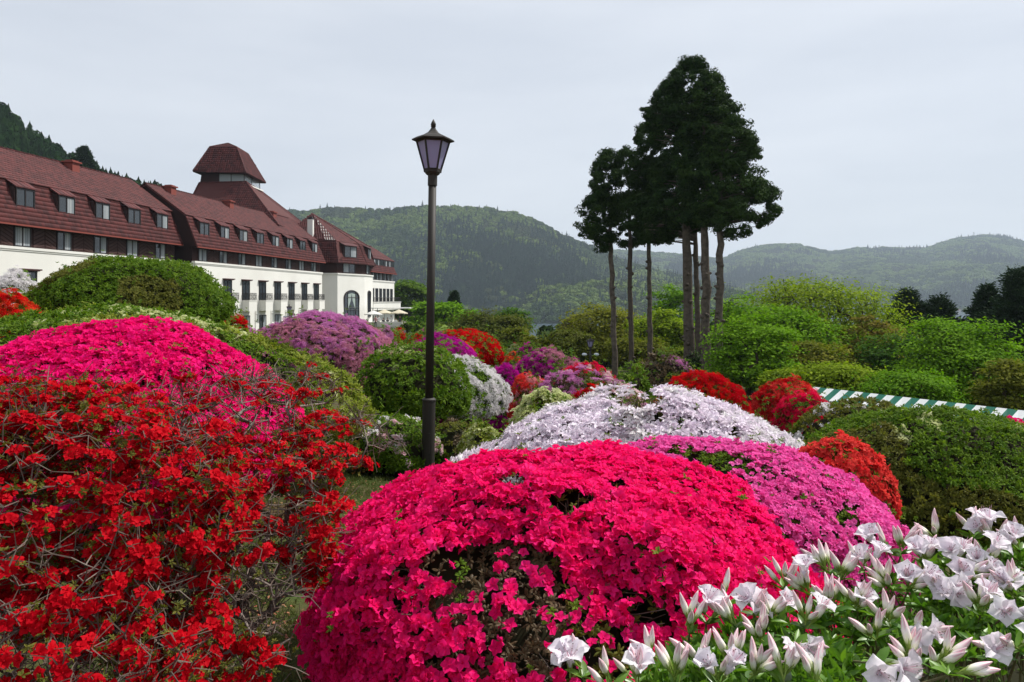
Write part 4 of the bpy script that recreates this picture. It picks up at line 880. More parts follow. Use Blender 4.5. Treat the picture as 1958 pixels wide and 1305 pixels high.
def flower_coll(name, m, lod):
    key = name + lod
    if key in _pc: return _pc[key]
    if lod == 'near': ms = [flower(s, 1, 4, 3, m=m, w=.44, L=.48, tilt=.62, curl=.42, cup=.16).mesh('f', m, True) for s in range(6)]
    elif lod == 'star': ms = [flower(s, 1, 4, 3, m=m, w=.26, L=.48, tilt=.6, curl=.4).mesh('f', m, True) for s in range(6)]
    elif lod == 'mid': ms = [cluster(s, 4, 3, 3, one=.62).mesh('f', m) for s in range(5)]
    else: ms = [cluster(s, 7, 2, 3, one=.45).mesh('f', m) for s in range(5)]
    _pc[key] = proto_coll('%s_%s' % (name, lod), ms); return _pc[key]
def leaf_coll(name, m):
    if name not in _pc: _pc[name] = proto_coll(name, [leaf_sprig(s, 7).mesh('l', m) for s in range(5)])
    return _pc[name]
CORE = mat('bush_inside', (.022, .024, .012), (.03, .026, .016), rough=.95, spec=.05)  # solid bush core, closes the view through; inner shade is put into its colour
STEM = mat('azalea_stem', (.20, .165, .14), (.28, .24, .21), rough=.85, spec=.15, bump=.004, bscale=60, nscale=9, c3=(.12, .09, .075))
STEMD = mat('azalea_twig', (.09, .065, .05), (.15, .12, .10), rough=.85, spec=.15)
LEAFM = {'green': mat('leaf_green', (.055, .12, .010), (.15, .23, .022), rough=.5, spec=.06, trans=.35, tcol=(1.3, 1.4, .5)),
         'olive': mat('leaf_olive', (.09, .105, .018), (.17, .165, .035), rough=.55, spec=.06, trans=.35, tcol=(1.2, 1.2, .5)),
         'lime': mat('leaf_lime', (.15, .20, .022), (.27, .30, .05), rough=.5, spec=.06, trans=.35, tcol=(1.2, 1.3, .5)),
         'dark': mat('leaf_dark', (.03, .075, .010), (.08, .14, .018), rough=.5, spec=.06, trans=.3, tcol=(1.3, 1.4, .5)),
         'brown': mat('leaf_brown', (.085, .06, .03), (.13, .085, .04), rough=.6, trans=.25)}
PET = {'cerise': petal_mat('cerise', (.84, .003, .13), (.92, .020, .23)), 'pink': petal_mat('pink', (.80, .07, .38), (.90, .18, .53)), 'magenta': petal_mat('magenta', (.76, .003, .14), (.88, .012, .25)),
       'scarlet': petal_mat('scarlet', (.58, .002, .006), (.74, .010, .012)), 'red': petal_mat('red', (.44, .001, .009), (.66, .006, .016)), 'orange': petal_mat('orange', (.72, .05, .015), (.80, .12, .04)),
       'coral': petal_mat('coral', (.72, .03, .035), (.80, .09, .07)), 'lilac': petal_mat('lilac', (.80, .69, .79), (.88, .83, .88), trans=.3), 'white': petal_mat('white', (.72, .68, .70), (.82, .80, .78), trans=.3),
       'orchid': petal_mat('orchid', (.52, .14, .40), (.66, .30, .55)), 'dusty': petal_mat('dusty', (.50, .18, .28), (.60, .28, .36)), 'purple': petal_mat('purple', (.38, .006, .24), (.52, .02, .36)), 'violet': petal_mat('violet', (.45, .005, .28), (.58, .015, .38)),
       'salmon': petal_mat('salmon', (.72, .22, .26), (.82, .42, .44)), 'cream': petal_mat('cream', (.50, .55, .20), (.68, .70, .42)), 'blush': petal_mat('blush', (.75, .45, .50), (.82, .70, .70)), 'crimson': petal_mat('crimson', (.70, .004, .06), (.80, .014, .10))}
def bush(name, label, px, D, top, hw, fl, leaf, cover=.9, seed=0, group='azalea bushes of the garden', depth=1.0, rise=.28, lump=.19, lf=1.9, fs=None, dens=1.0, patches=None, lod=None, singles=0, base=None, second=None, lowbare=.25, leafn=1.0, core=.86, under=-.55, bottom=None, pw=2.0, sag=0, puff=.05, holes=()):
    """one clipped azalea: stems, a solid dark core, leaf sprigs and blossoms scattered over its own bumpy dome"""
    r = rngf(1000 + seed); b = at(px, 573, D); gz = float(ground(b[0], D)) if base is None else base
    if bottom is not None: gz = zat(bottom, D)
    rx = hw / 1400 * D; ry = rx * depth; rx *= math.sqrt(max(.5, 1 - (ry / D) ** 2)); ms = (top - 573) / 1400; lo_, hi_ = .05, 8.0
    for _ in range(40):       # height whose outline, seen from the path, lies where it should
        h = (lo_ + hi_) / 2; q = gz - EYE + h * rise + math.sqrt((h * (1 - rise)) ** 2 + (ms * ry) ** 2)
        if q < -ms * D: lo_ = h
        else: hi_ = h
    cz = h * rise; rz = (h - cz) * .97
    T = thing(name, label, 'shrub', (b[0], D, gz), group=group)
    def surf(d):
        k = 1 + lump * (fbm(d * np.array([1, 1, .8]), lf, seed, 3) - .5) * 2 + puff * (fbm(d * np.array([rx, ry, rz]), 3.2, seed + 50, 2) - .5) * 2 / max(.6, rx) ** .5
        if pw != 2: k = k * (np.abs(d) ** pw).sum(1) ** (-1 / pw)
        P = d * k[:, None] * np.array([rx, ry, rz]); low = d[:, 2] < 0
        P[:, 2] = np.where(low, d[:, 2] * cz * .9, P[:, 2]); P[:, 2] += cz - sag * (P[:, 0] / rx)
        N = d / np.array([rx, ry, rz]); N /= np.linalg.norm(N, axis=1)[:, None]
        return P, N
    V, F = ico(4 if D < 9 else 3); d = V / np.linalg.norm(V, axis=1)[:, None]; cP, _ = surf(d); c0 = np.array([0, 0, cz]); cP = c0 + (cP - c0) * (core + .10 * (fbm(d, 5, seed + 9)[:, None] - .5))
    def hole(P, grow=0):       # where the bush is open or worn: (bearing x, y, half-widths, share of flowers left, share of leaves left)
        W_ = P + np.array([b[0], D, gz - EYE]); sx = W_[:, 0] / W_[:, 1] * 1400 + 979; sy = 573 - W_[:, 2] / W_[:, 1] * 1400; kf = np.ones(len(P)); kl = np.ones(len(P))
        for (hx, hy, ha, hb, f_, l_) in holes:
            e = ((sx - hx) / ha) ** 2 + ((sy - hy) / hb) ** 2 + (fbm(P, 9, seed + 71) - .5) * 1.6; i_ = e < 1 + grow; kf[i_] = np.minimum(kf[i_], f_); kl[i_] = np.minimum(kl[i_], l_)
        return kf, kl
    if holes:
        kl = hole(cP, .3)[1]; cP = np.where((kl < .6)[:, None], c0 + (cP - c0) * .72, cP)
    obj('shade_core', mkmesh('shade_core', cP, F, CORE), T)  # one closed lump, coloured dark for the shade within
    mb = MB()
    for k in range(5):
        a = k * 1.3 + r.uniform(0, 1); e = np.array([math.cos(a) * rx * .5, math.sin(a) * ry * .5, cz * 1.0]); mb.tube([(e[0] * .25, e[1] * .25, -.1), e * (.6, .6, .5), e], [.03, .022, .015], 5)
    mb.build('stem', STEMD, T, kind='stuff')
    s = fs or max(.05, D * .0062); lod = lod or ('near' if D < 6 else 'mid' if D < 11 else 'far')
    if lod == 'mid' and not fs: s = max(.095, D * .009)
    if lod == 'far' and not fs: s = max(.13, D * .0088); dens *= 1.25
    area = 4 * math.pi * ((((rx * ry) ** 1.6 + (rx * rz) ** 1.6 + (ry * rz) ** 1.6) / 3) ** (1 / 1.6))
    def pts(n, jit, off):
        d = r.normal(size=(n, 3)); d /= np.linalg.norm(d, axis=1)[:, None]; d = d[d[:, 2] > under]
        P, N = surf(d); P = c0 + (P - c0) * (off + r.normal(size=len(P)) * jit)[:, None]
        w = np.stack([P[:, 0] + b[0], P[:, 1] + D, P[:, 2] + gz - EYE], 1); wv = w / np.linalg.norm(w, axis=1)[:, None]
        k = ((N * wv).sum(1) < (.35 if D > 8 else .6)) & (P[:, 2] > .02)
        return P[k], N[k], d[k]
    # leaves
    ls = s * 1.0 if lod in ('far', 'mid') else .055
    P, N, d = pts(int(min(14000, leafn * 1.5 * area / (ls * ls * .55))), (.03 if fl is None else .018), .97 if fl is None else 1.0 if cover < .5 else (.95 if lod == 'near' else .91)); n = len(P); N = N + r.normal(size=N.shape) * .45
    if holes: q = r.uniform(0, 1, n) < hole(P)[1]; P, N = P[q], N[q]; n = len(P)
    kk = isinstance(leaf, tuple); c1 = leaf_coll('leaf_' + (leaf[0] if kk else leaf), LEAFM[leaf[0] if kk else leaf])
    sel = (vnoise(P, 2.2 / max(.5, rx), seed + 4) > .52) if kk else np.zeros(n, bool)
    def put(nm, coll, P, N, sc, ni):
        if len(P): scatter(nm, coll, P, euler_from_normals(N, r.uniform(0, 6.3, len(P))), sc, r.integers(0, ni, len(P)), T)
    put('leaf', c1, P[~sel], N[~sel], ls * 1.25 * r.uniform(.7, 1.3, (~sel).sum()), 5)
    if kk: put('leaf', leaf_coll('leaf_' + leaf[1], LEAFM[leaf[1]]), P[sel], N[sel], ls * 1.25 * r.uniform(.7, 1.3, sel.sum()), 5)
    # young shoots standing out of the outline, in little groups
    P, N, d = pts(int((7 if lod in ('near', 'star') else 3) * area) + 30, .02, 1.0); sh_ = r.integers(3, 8, len(P)); P = np.repeat(P, sh_, 0) + r.normal(size=(sh_.sum(), 3)) * ls * .7; N = np.repeat(N, sh_, 0) + (0, 0, .6)
    if len(P): P = c0 + (P - c0) * (1.0 + r.uniform(0, .03, (len(P), 1))); put('young_leaf', leaf_coll('leaf_green', LEAFM['green']), P, N + r.normal(size=N.shape) * .3, ls * r.uniform(.7, 1.2, len(P)), 5)
    if not fl: return T
    P, N, d = pts(int(min(40000, 3.6 * dens * area / (s * s))), .018 / max(.5, rx), 1.0)
    mask = .62 * fbm(P, 2.0 / max(.35, rx), seed + 7) + .38 * vnoise(P, 7, seed + 2); thr = .5 + (1 - 2 * cover) * .26 + lowbare * np.clip((cz * 1.1 - P[:, 2]) / (cz * 1.1 + .01), 0, 1) * .5
    keep = mask > thr
    if patches:
        for (qx, qy, qr) in patches:      # bare patches, given by where they are in the bush (x, y, height as fractions)
            g = np.array([qx[0] * rx, qx[1] * ry, cz + qx[2] * rz]); dd = np.linalg.norm((P - g) / np.array([1, 1, 1]), axis=1) / qy; keep &= (dd + (vnoise(P, 9, 3) - .5) * .6 > 1) | (r.uniform(0, 1, len(P)) < qr)
    if holes: keep &= r.uniform(0, 1, len(P)) < hole(P)[0]
    P, N = P[keep], N[keep]; n = len(P)
    if holes:         # twigs bridging the open places
        V2, _ = surf(rngf(seed).normal(size=(4000, 3)) / 1.0 if False else (lambda z: z / np.linalg.norm(z, axis=1)[:, None])(rngf(seed).normal(size=(5000, 3)))); q = (hole(V2, .2)[1] < .8) & (V2[:, 1] < 0); V2 = V2[q][:520]; tw = MB()
        for p in V2:
            a0 = c0 + (p - c0) * .70; m1 = c0 + (p - c0) * .86 + r.normal(size=3) * .03; tw.tube([a0, m1, c0 + (p - c0) * r.uniform(.94, 1.02) + r.normal(size=3) * .02], [.004, .003, .0014], 4, cap=False, v=r.uniform())
        tw.build('twig', STEMD, T, kind='stuff')
    hang = np.clip(-N[:, 2] + .2, 0, 1); N = N + r.normal(size=N.shape) * (.38 if lod == 'star' else .55) + np.array([0, 0, .15])
    which = np.zeros(n, int)
    if isinstance(fl, tuple): which = ((fbm(P, 1.6 / max(.5, rx), seed + 33) + r.uniform(-.12, .12, n)) > .5).astype(int)
    fls = fl if isinstance(fl, tuple) else (fl,)
    if singles:      # the largest in view: one object each
        w = P + np.array([b[0], D, gz - EYE]); dist = np.linalg.norm(w, axis=1); sx = w[:, 0] / w[:, 1] * 1400 + 979; sy = 573 - w[:, 2] / w[:, 1] * 1400; fc = -(N * w).sum(1) / dist
        ok = (w[:, 1] > .2) & (sx > 0) & (sx < 1958) & (sy < 1300) & (fc > .1); o = np.argsort(np.where(ok, dist, 1e9))[:singles]; o = o[ok[o]]
        rest = np.ones(n, bool); rest[o] = False; E = euler_from_normals(N[o], r.uniform(0, 6.3, len(o)))
        protos = [flower_coll(f, PET[f], lod).objects for f in fls]
        for j, i in enumerate(o):
            me = protos[which[i]][j % 6].data; q = obj('blossom', me, T, loc=P[i]); q.rotation_euler = E[j]; sc = s * 1.3 * r.uniform(.8, 1.15); q.scale = (sc,) * 3
        P, N, which = P[rest], N[rest], which[rest]
    ni = 6 if lod in ('near', 'star') else 5; kf = {'near': 1.3, 'star': 1.35, 'mid': 1.15, 'far': 1.1}[lod]
    for j, f in enumerate(fls):
        a = which == j; put('blossom', flower_coll(f, PET[f], lod), P[a], N[a], s * kf * r.uniform(.75, 1.15, a.sum()), ni)
    return T
A_ = 'azalea_bush'
# ---- far and middle rows, from the back
bush(A_, 'white and pale pink azalea at the left edge before the white hotel wall', 20, 20, 514, 85, 'white', 'olive', .72, 1)
bush(A_, 'tiny scarlet azalea between hotel ground floor and the lilac-pink mound', 452, 32, 603, 42, 'scarlet', 'olive', .97, 2)
bush(A_, 'small scarlet azalea in front of the terrace stairs, left one', 762, 46, 634, 22, 'scarlet', 'olive', .95, 3)
bush(A_, 'small scarlet azalea at the foot of the topiary pine, right one', 800, 44, 641, 26, 'scarlet', 'olive', .9, 4)
bush(A_, 'small purple azalea under the terrace wall', 735, 42, 629, 26, 'orchid', 'olive', .8, 5)
bush(A_, 'low greyish pink azalea strip behind the lamp pole near the stairs', 812, 52, 630, 22, 'dusty', 'olive', .6, 6)
bush(A_, 'small white azalea touching the right side of the big red dome', 948, 33, 668, 18, 'white', 'green', .8, 7)
bush(A_, 'pale green-white azalea ball far back right of the red dome', 985, 42, 660, 26, 'cream', 'green', .6, 8)
bush(A_, 'tiny coral azalea ball far back above the pale green one', 984, 48, 655, 10, 'coral', 'olive', .95, 9)
bush(A_, 'small red azalea ball peeping over the right shoulder of the red dome', 951, 46, 653, 12, 'scarlet', 'olive', .95, 10)
bush(A_, 'small violet azalea far back behind the purple dome', 1004, 38, 662, 24, 'violet', 'olive', .9, 11)
bush(A_, 'low brownish orange azalea left of the purple mound', 980, 31, 673, 24, 'orange', 'brown', .5, 12)
bush(A_, 'dull purple azalea behind the purple mound with a white fleck', 1052, 34, 664, 24, 'dusty', 'olive', .7, 13)
bush(A_, 'large scarlet azalea dome right of the lamp pole', 884, 25, 628, 74, ('scarlet', 'red'), 'olive', .985, 14, bottom=708, rise=.35)
bush(A_, 'orange azalea squeezed between the purple mound and the scarlet dome', 882, 22.5, 656, 40, 'orange', 'olive', .95, 15)
bush(A_, 'violet-magenta azalea dome crossing behind the lamp pole', 838, 19, 638, 102, ('violet', 'purple'), 'olive', .88, 16, lump=.08)
bush(A_, 'broad purple azalea mound behind the violet and salmon ones', 1052, 27, 668, 88, ('purple', 'dusty'), 'olive', .85, 17, depth=.7)
bush(A_, 'flat crimson azalea strip behind the lavender-brown mound', 1120, 22, 700, 78, 'crimson', 'olive', .98, 18, depth=.6)
bush(A_, 'smooth round violet azalea with dark purple skirt', 967, 17, 697, 42, 'violet', 'olive', .98, 19, lump=.05)
bush(A_, 'brown-green azalea mound with few pink flowers at the feet of the thick cedars', 1268, 26, 682, 76, 'orchid', ('brown', 'olive'), .30, 20, depth=.6)
bush(A_, 'small fresh green azalea mound with no flowers beside the brown-green one', 1208, 17.5, 698, 48, None, 'green', 0, 21, depth=.7)
bush(A_, 'salmon and rose azalea left of the lavender-brown mound', 1020, 15.2, 715, 50, ('salmon', 'coral'), 'olive', .9, 22, depth=.8)
bush(A_, 'lavender-pink azalea mound browning between its flowers', 1112, 13, 706, 128, ('orchid', 'blush'), ('brown', 'olive'), .55, 23, depth=.75)
bush(A_, 'small strip of scarlet azalea peeping over the lilac-white mound', 1128, 11.5, 733, 44, 'scarlet', 'olive', .95, 24, depth=.6)
bush(A_, 'wide bright red azalea dome before the trunks of the cedars', 1340, 13, 709, 102, ('red', 'scarlet'), 'olive', .985, 25, depth=.8, lump=.08)
bush(A_, 'dull red azalea dome next to the striped awning', 1500, 15, 726, 76, ('red', 'coral'), 'olive', .92, 26, depth=.8)
bush(A_, 'crimson-pink azalea half hidden before the dull red dome', 1540, 12.6, 751, 62, 'crimson', 'olive', .97, 27, depth=.8)
bush(A_, 'cerise azalea glimpsed at the right edge below the striped awning', 1942, 9.5, 800, 30, 'magenta', 'green', .95, 28)
bush(A_, 'white-flecked lilac-pink and mauve azalea mound, largest near the hotel terrace', 612, 15, 596, 150, ('orchid', 'dusty'), ('olive', 'brown'), .80, 29, bottom=775, rise=.38, lump=.16)
bush(A_, 'small mauve azalea at the left foot of the lilac-pink mound', 478, 17, 626, 34, 'orchid', 'olive', .8, 30)
bush(A_, 'small brownish azalea with few flowers beneath the mauve mound', 688, 10.8, 762, 36, 'dusty', ('brown', 'olive'), .3, 31)
bush(A_, 'white and pink speckled azalea dome right behind the round green one', 878, 13, 686, 90, 'white', 'green', .70, 32, bottom=815, rise=.4)
bush(A_, 'round fresh green bush behind the lamp pole', 790, 11.6, 657, 108, 'cream', 'green', .16, 33, bottom=815, rise=.4, lump=.09)
bush(A_, 'pale cream-green azalea in bud beside the lilac-white mound', 1050, 9.6, 744, 82, 'cream', 'lime', .72, 34, depth=.7, lump=.06)
bush(A_, 'low green azalea with white and pink flowers around the lamp base', 752, 10.0, 794, 92, ('white', 'blush'), 'green', .42, 35, bottom=905, rise=.4)
bush(A_, 'reddish-brown small-leaved shrub right of the lamp base', 868, 10.3, 805, 52, 'cream', ('brown', 'olive'), .12, 36, bottom=905, rise=.4)
bush(A_, 'low lime green azalea with white buds between brown shrub and lilac-white mound', 925, 9.3, 816, 50, 'cream', 'lime', .4, 37)
bush('round_shrub', 'tall loose green and bronze shrub before the white hotel wall', 252, 13, 490, 176, None, ('green', 'olive'), 0, 38, lump=.14, lf=2.2, bottom=650, rise=.36, core=.88, leafn=1.6, fs=.085, group='')
bush(A_, 'orange-red azalea with green tips at the left edge', 5, 11, 562, 92, ('orange', 'scarlet'), ('green', 'olive'), .78, 39)
bush(A_, 'long yellow-green azalea hedge in bud wrapped round the magenta dome', 238, 8.6, 582, 478, 'cream', ('lime', 'green'), .42, 40, pw=1.62, depth=.6, lump=.07, bottom=930, rise=.45, sag=.16)
bush(A_, 'big magenta azalea dome on the left behind the bare branches', 215, 6.6, 611, 388, ('magenta', 'cerise'), 'green', .94, 41, pw=1.8, depth=.85, lump=.06, lod='near', fs=.058, bottom=985, rise=.3, dens=1.0)
# ---- the right-hand big green bush and the near right row
bush(A_, 'grey-green azalea with scattered white flowers before the striped awning', 1640, 8.8, 760, 140, 'white', ('olive', 'green'), .30, 42, depth=.8)
bush(A_, 'big leafy green azalea filling the right edge with pale buds', 1825, 7.0, 788, 275, 'cream', ('green', 'olive'), .22, 43, sag=.13, depth=.8, bottom=1100, rise=.5, lump=.16, fs=.07, lod='mid', leafn=1.6)
bush(A_, 'coral-red azalea between lilac-white mound and big green bush', 1600, 5.4, 840, 100, 'coral', ('green', 'olive'), .85, 44, depth=.8, lod='near', fs=.045, bottom=1010)
bush(A_, 'broad lilac-white azalea mound with large star flowers and a dark hollow near its top', 1240, 7.0, 724, 356, ('lilac', 'white'), ('olive', 'green'), .90, 45, pw=1.5, puff=.11, depth=.75, lump=.24, lod='star', fs=.092, bottom=985, rise=.3, dens=1.2, holes=[(1220, 764, 52, 24, .03, .10), (1168, 757, 26, 15, .1, .3), (965, 838, 26, 11, .2, .7), (1250, 800, 26, 10, .3, 1), (1400, 838, 22, 22, .3, 1)], singles=300)
bush(A_, 'pink azalea with bright green tufts behind the cerise one', 1345, 4.9, 842, 372, ('pink', 'pink'), 'green', .88, 46, depth=.8, puff=.08, lump=.12, lod='near', fs=.036, bottom=1150, rise=.3, dens=.9, holes=[(1368, 884, 62, 26, .05, 1), (1300, 862, 30, 12, .2, 1), (1455, 905, 26, 12, .25, 1), (1255, 880, 22, 10, .2, 1), (1620, 985, 22, 30, .2, 1)], singles=300)
bush(A_, 'large cerise azalea in the centre foreground with bare twiggy lower front', 1075, 3.7, 874, 480, ('cerise', 'cerise'), ('olive', 'brown'), .93, 47, depth=.92, lump=.09, lf=2.0, lod='near', fs=.043, bottom=1480, rise=.48, dens=1.55, puff=.17, pw=2.45, holes=[(935, 1085, 130, 48, .06, .9), (985, 1165, 165, 64, .12, .8), (1080, 1240, 180, 70, .08, .65), (930, 1270, 120, 40, .2, .8), (1095, 960, 46, 22, .02, .12), (985, 915, 34, 14, .05, .3), (1190, 1150, 40, 26, .2, .5), (770, 1130, 30, 50, .3, .4), (1250, 1190, 60, 50, .15, .5), (1440, 1000, 18, 10, .2, 1), (1180, 925, 30, 12, .1, .3)], singles=300, lowbare=.3, under=-.9)
# ---------------------------------------------------------------- open red azaleas with bare branches in the left foreground
def open_azalea(label, px, D, pts_, seed, fl, tips=420, basex=0, singles=300, ntw=1, thr=.385):
    """pts_: ellipsoid lobes (px, py, D, rx, ry, rz) the twig tips fill"""
    r = rngf(seed); b = at(px, 573, D); gz = float(ground(b[0], D)); T = thing('azalea_bush', label, 'shrub', (b[0], D, gz), group='open red azaleas in the left foreground')
    tp = []; tot = sum(l[3] * l[5] for l in pts_)
    for (lx, ly, lD, a_, b_, c_) in pts_:
        n = int(tips * a_ * c_ / tot); c = at(lx, ly, lD) - np.array([b[0], D, gz]); d = r.normal(size=(n, 3)); d /= np.linalg.norm(d, axis=1)[:, None]; tp.append(c + d * r.uniform(.35, 1, n)[:, None] ** .5 * (a_, b_, c_))
    tp = np.concatenate(tp); tp = tp[tp[:, 2] > .12]
    N, par, ends = colonise([(0, 0, -.08)] + [(.22 * math.cos(q) , .18 * math.sin(q), .16) for q in (0.3, 1.5, 2.7, 4.0, 5.3)], tp, .11, .018, r, lean=.5, par0=[-1, 0, 0, 0, 0, 0])
    mb = MB(); limbs(mb, N, par, ends, .026, .0024, 2.35, 6); mb.build('branch', STEM, T, True)
    # fine crooked twigs
    tw = MB(); k = int(len(tp) * 2.3 * ntw)
    for i in range(k):
        o = N[r.integers(3, len(N))]; d = r.normal(size=3) * (1, 1, .7) + (0, 0, .5); d /= np.linalg.norm(d); L = r.uniform(.03, .11); m1 = o + d * L * .5 + r.normal(size=3) * .018
        tw.tube([o, m1, m1 + d * L * .5 + r.normal(size=3) * .022], [.0026, .0020, .0012], 3, cap=False, v=r.uniform())
        if i % 2: tw.tube([m1, m1 + r.normal(size=3) * .03 + d * .02], [.0018, .001], 3, cap=False, v=r.uniform())
    tw.build('twig', STEMD, T, kind='stuff')
    # blossoms: heads of flowers at twig tips, thinned by noise so whole boughs stay bare
    w_ = tp + np.array([b[0], D, gz - EYE]); tx = w_[:, 0] / w_[:, 1] * 1400 + 979; ty = 573 - w_[:, 2] / w_[:, 1] * 1400
    kp = (fbm(tp, 3.0, seed + 1) + r.uniform(-.12, .12, len(tp)) > thr) & ~((tx > 320) & (tx < 575) & (ty < 840) & (r.uniform(0, 1, len(tp)) < .6));   # the boughs between the two shrubs are bare
    H_ = tp[kp]; nb = r.integers(5, 13, len(H_)); P = np.repeat(H_, nb, 0); o = r.normal(size=P.shape); o /= np.linalg.norm(o, axis=1)[:, None]; o[:, 2] = np.abs(o[:, 2]) * .8; P = P + o * r.uniform(.01, .055, (len(P), 1)) * (1, 1, .6)
    c = tp.mean(0) - (0, 0, .3); Nn = (P - c); Nn /= np.linalg.norm(Nn, axis=1)[:, None]; Nn = Nn * .6 + o * .8 + np.array([0, 0, .2]) + np.array([-b[0], -D, 0]) / D * .25
    n = len(P); w = P + np.array([b[0], D, gz - EYE]); dist = np.linalg.norm(w, axis=1); sx = w[:, 0] / w[:, 1] * 1400 + 979; sy = 573 - w[:, 2] / w[:, 1] * 1400
    ok = (sx > 0) & (sx < 1958) & (sy < 1300) & (w[:, 1] > .5); o_ = np.argsort(np.where(ok, dist, 1e9))[:singles]; o_ = o_[ok[o_]]
    E = euler_from_normals(Nn, r.uniform(0, 6.3, n)); col = flower_coll(fl, PET[fl], 'near'); pr = col.objects; rest = np.ones(n, bool); rest[o_] = False
    for j, i in enumerate(o_): q = obj('blossom', pr[j % 6].data, T, loc=P[i]); q.rotation_euler = E[i]; q.scale = (.040 * r.uniform(.75, 1.2),) * 3
    scatter('blossom', col, P[rest], E[rest], .038 * r.uniform(.75, 1.2, rest.sum()), r.integers(0, 6, rest.sum()), T)
    # small leaves
    k = len(H_) * 5; i = r.integers(0, len(H_), k); P = H_[i] + r.normal(size=(k, 3)) * .035; scatter('leaf', leaf_coll('leaf_olive', LEAFM['olive']), P, euler_from_normals(r.normal(size=(k, 3)) + (0, 0, .8), r.uniform(0, 6, k)), .035 * r.uniform(.6, 1.3, k), r.integers(0, 5, k), T)
    return T
open_azalea('red azalea with grey stems leftmost in the foreground', 150, 2.7, [(150, 825, 3.0, .58, .45, .20), (60, 960, 2.6, .35, .4, .3), (90, 1130, 2.35, .40, .28, .2), (130, 1290, 2.15, .40, .22, .14), (40, 830, 3.0, .4, .4, .2), (330, 1000, 2.7, .30, .35, .42), (-80, 880, 2.9, .4, .4, .4), (30, 1240, 2.3, .42, .3, .22), (260, 1220, 2.35, .28, .3, .2)], 301, 'red', tips=1500)
open_azalea('straggly red azalea with bare twigs leaning over the grass gap', 455, 3.15, [(640, 850, 3.5, .26, .35, .16), (450, 800, 3.4, .42, .35, .22), (500, 960, 3.0, .36, .3, .22), (420, 1090, 2.8, .34, .3, .22), (560, 1060, 3.1, .22, .3, .2), (560, 740, 4.2, .32, .3, .12), (400, 1220, 2.7, .32, .28, .2)], 302, 'red', tips=820, ntw=1.1, thr=.49)
# ---------------------------------------------------------------- white azalea close up, bottom right
WH = petal_mat('near_white', (.84, .76, .83), (.90, .87, .90), rough=.45, trans=.38); BUD = bpy.data.materials.new('bud'); BUD.use_nodes = True
def bud_mat(m):
    n = m.node_tree.nodes; L = m.node_tree.links; p = n['Principled BSDF']; p.inputs['Roughness'].default_value = .45
    a = n.new('ShaderNodeAttribute'); a.attribute_name = 'v'; c = n.new('ShaderNodeValToRGB'); c.color_ramp.elements[0].color = (.80, .74, .70, 1); c.color_ramp.elements[0].position = .35
    c.color_ramp.elements[1].color = (.58, .20, .30, 1); c.color_ramp.elements[1].position = .95; e = c.color_ramp.elements.new(.0); e.color = (.30, .42, .10, 1); e = c.color_ramp.elements.new(.2); e.color = (.72, .72, .50, 1)
    L.new(a.outputs['Fac'], c.inputs[0]); L.new(c.outputs[0], p.inputs['Base Color'])
bud_mat(BUD)
CAL = mat('calyx', (.22, .32, .05), (.28, .36, .08), rough=.5, trans=.2)
LF = mat('near_leaf', (.06, .16, .014), (.15, .28, .028), rough=.4, trans=.3, tcol=(1.3, 1.4, .5), spec=.4); LF2 = mat('near_leaf_old', (.06, .13, .018), (.10, .18, .02), rough=.35, trans=.2, spec=.5)
def big_petal(seed, L=.036, w=.028):
    r = rngf(seed); n, q = 8, 7; V = []; rf = r.uniform(.0018, .0032); ph = r.uniform(0, 6)
    for i in range(n):
        t = i / (n - 1); wid = w * float(np.interp(t, [0, .25, .5, .7, .85, .95, 1], [.25, .48, .84, 1, .86, .52, .18])); ang = 1.15 - 1.35 * t; 
        x = .004 + L * (t * .35 + .55 * t * t * .9); z = L * (1.0 * t - .62 * t ** 2.2) * 1.05
        for j in range(q):
            s = j / (q - 1) * 2 - 1; V.append((x - .10 * L * t * s * s, s * wid / 2, z + .22 * wid * s * s - .0012 * (1 - abs(s)) + rf * t * math.sin(ph + s * 5 + t * 3) * abs(s)))
    F = [(i * q + j, i * q + j + 1, (i + 1) * q + j + 1, (i + 1) * q + j) for i in range(n - 1) for j in range(q - 1)]
    return mkmesh('petal', V, F, WH, True)
PETS = [big_petal(s, w=.026 + .003 * (s % 3)) for s in range(5)]
mb = MB(); mb.lathe([(.0016, -.012), (.003, -.004), (.0052, .003), (.0075, .012)], n=10); THR = mb.mesh('throat', WH, True)
STM = mat('stamen', (.70, .42, .50), rough=.5); ANT = mat('anther', (.10, .05, .05), rough=.6)
def stam_mesh(seed):
    r = rngf(seed); mb = MB()
    for k in range(8):
        a = r.uniform(-1.2, 1.2) + .5; q = r.uniform(.006, .014); L = r.uniform(.030, .044); mb.tube([(0, 0, 0), (q * .4 * math.cos(a), q * .4 * math.sin(a), L * .55), (q * math.cos(a), q * math.sin(a), L)], .00035, 3); mb.lathe([(.0004, L - .001), (.0010, L), (.0004, L + .001)], c=(q * math.cos(a), q * math.sin(a), 0), n=5, mi=1)
    return mb.mesh('stamen', [STM, ANT])
STS = [stam_mesh(s) for s in range(3)]
def bud_mesh(seed):
    r = rngf(seed); n = 10; k = 9; V = []; v = []
    for i in range(k):
        t = i / (k - 1); rad = .0054 * (math.sin(math.pi * min(.985, t ** .85 * .88 + .10)) ** .85)
        for j in range(n):
            a = j / n * 6.2832 + t * .7; q = rad * (1 + .13 * math.cos(5 * a)); V.append((q * math.cos(a), q * math.sin(a), .041 * t)); v.append(min(1, t * 1.6) * (.42 + (.55 * max(0, math.cos(5 * a)) * (t > .2))))
    F = [(i * n + j, i * n + (j + 1) % n, (i + 1) * n + (j + 1) % n, (i + 1) * n + j) for i in range(k - 1) for j in range(n)] + [tuple((k - 1) * n + j for j in range(n))]
    return mkmesh('bud', V, F, BUD, True, v)
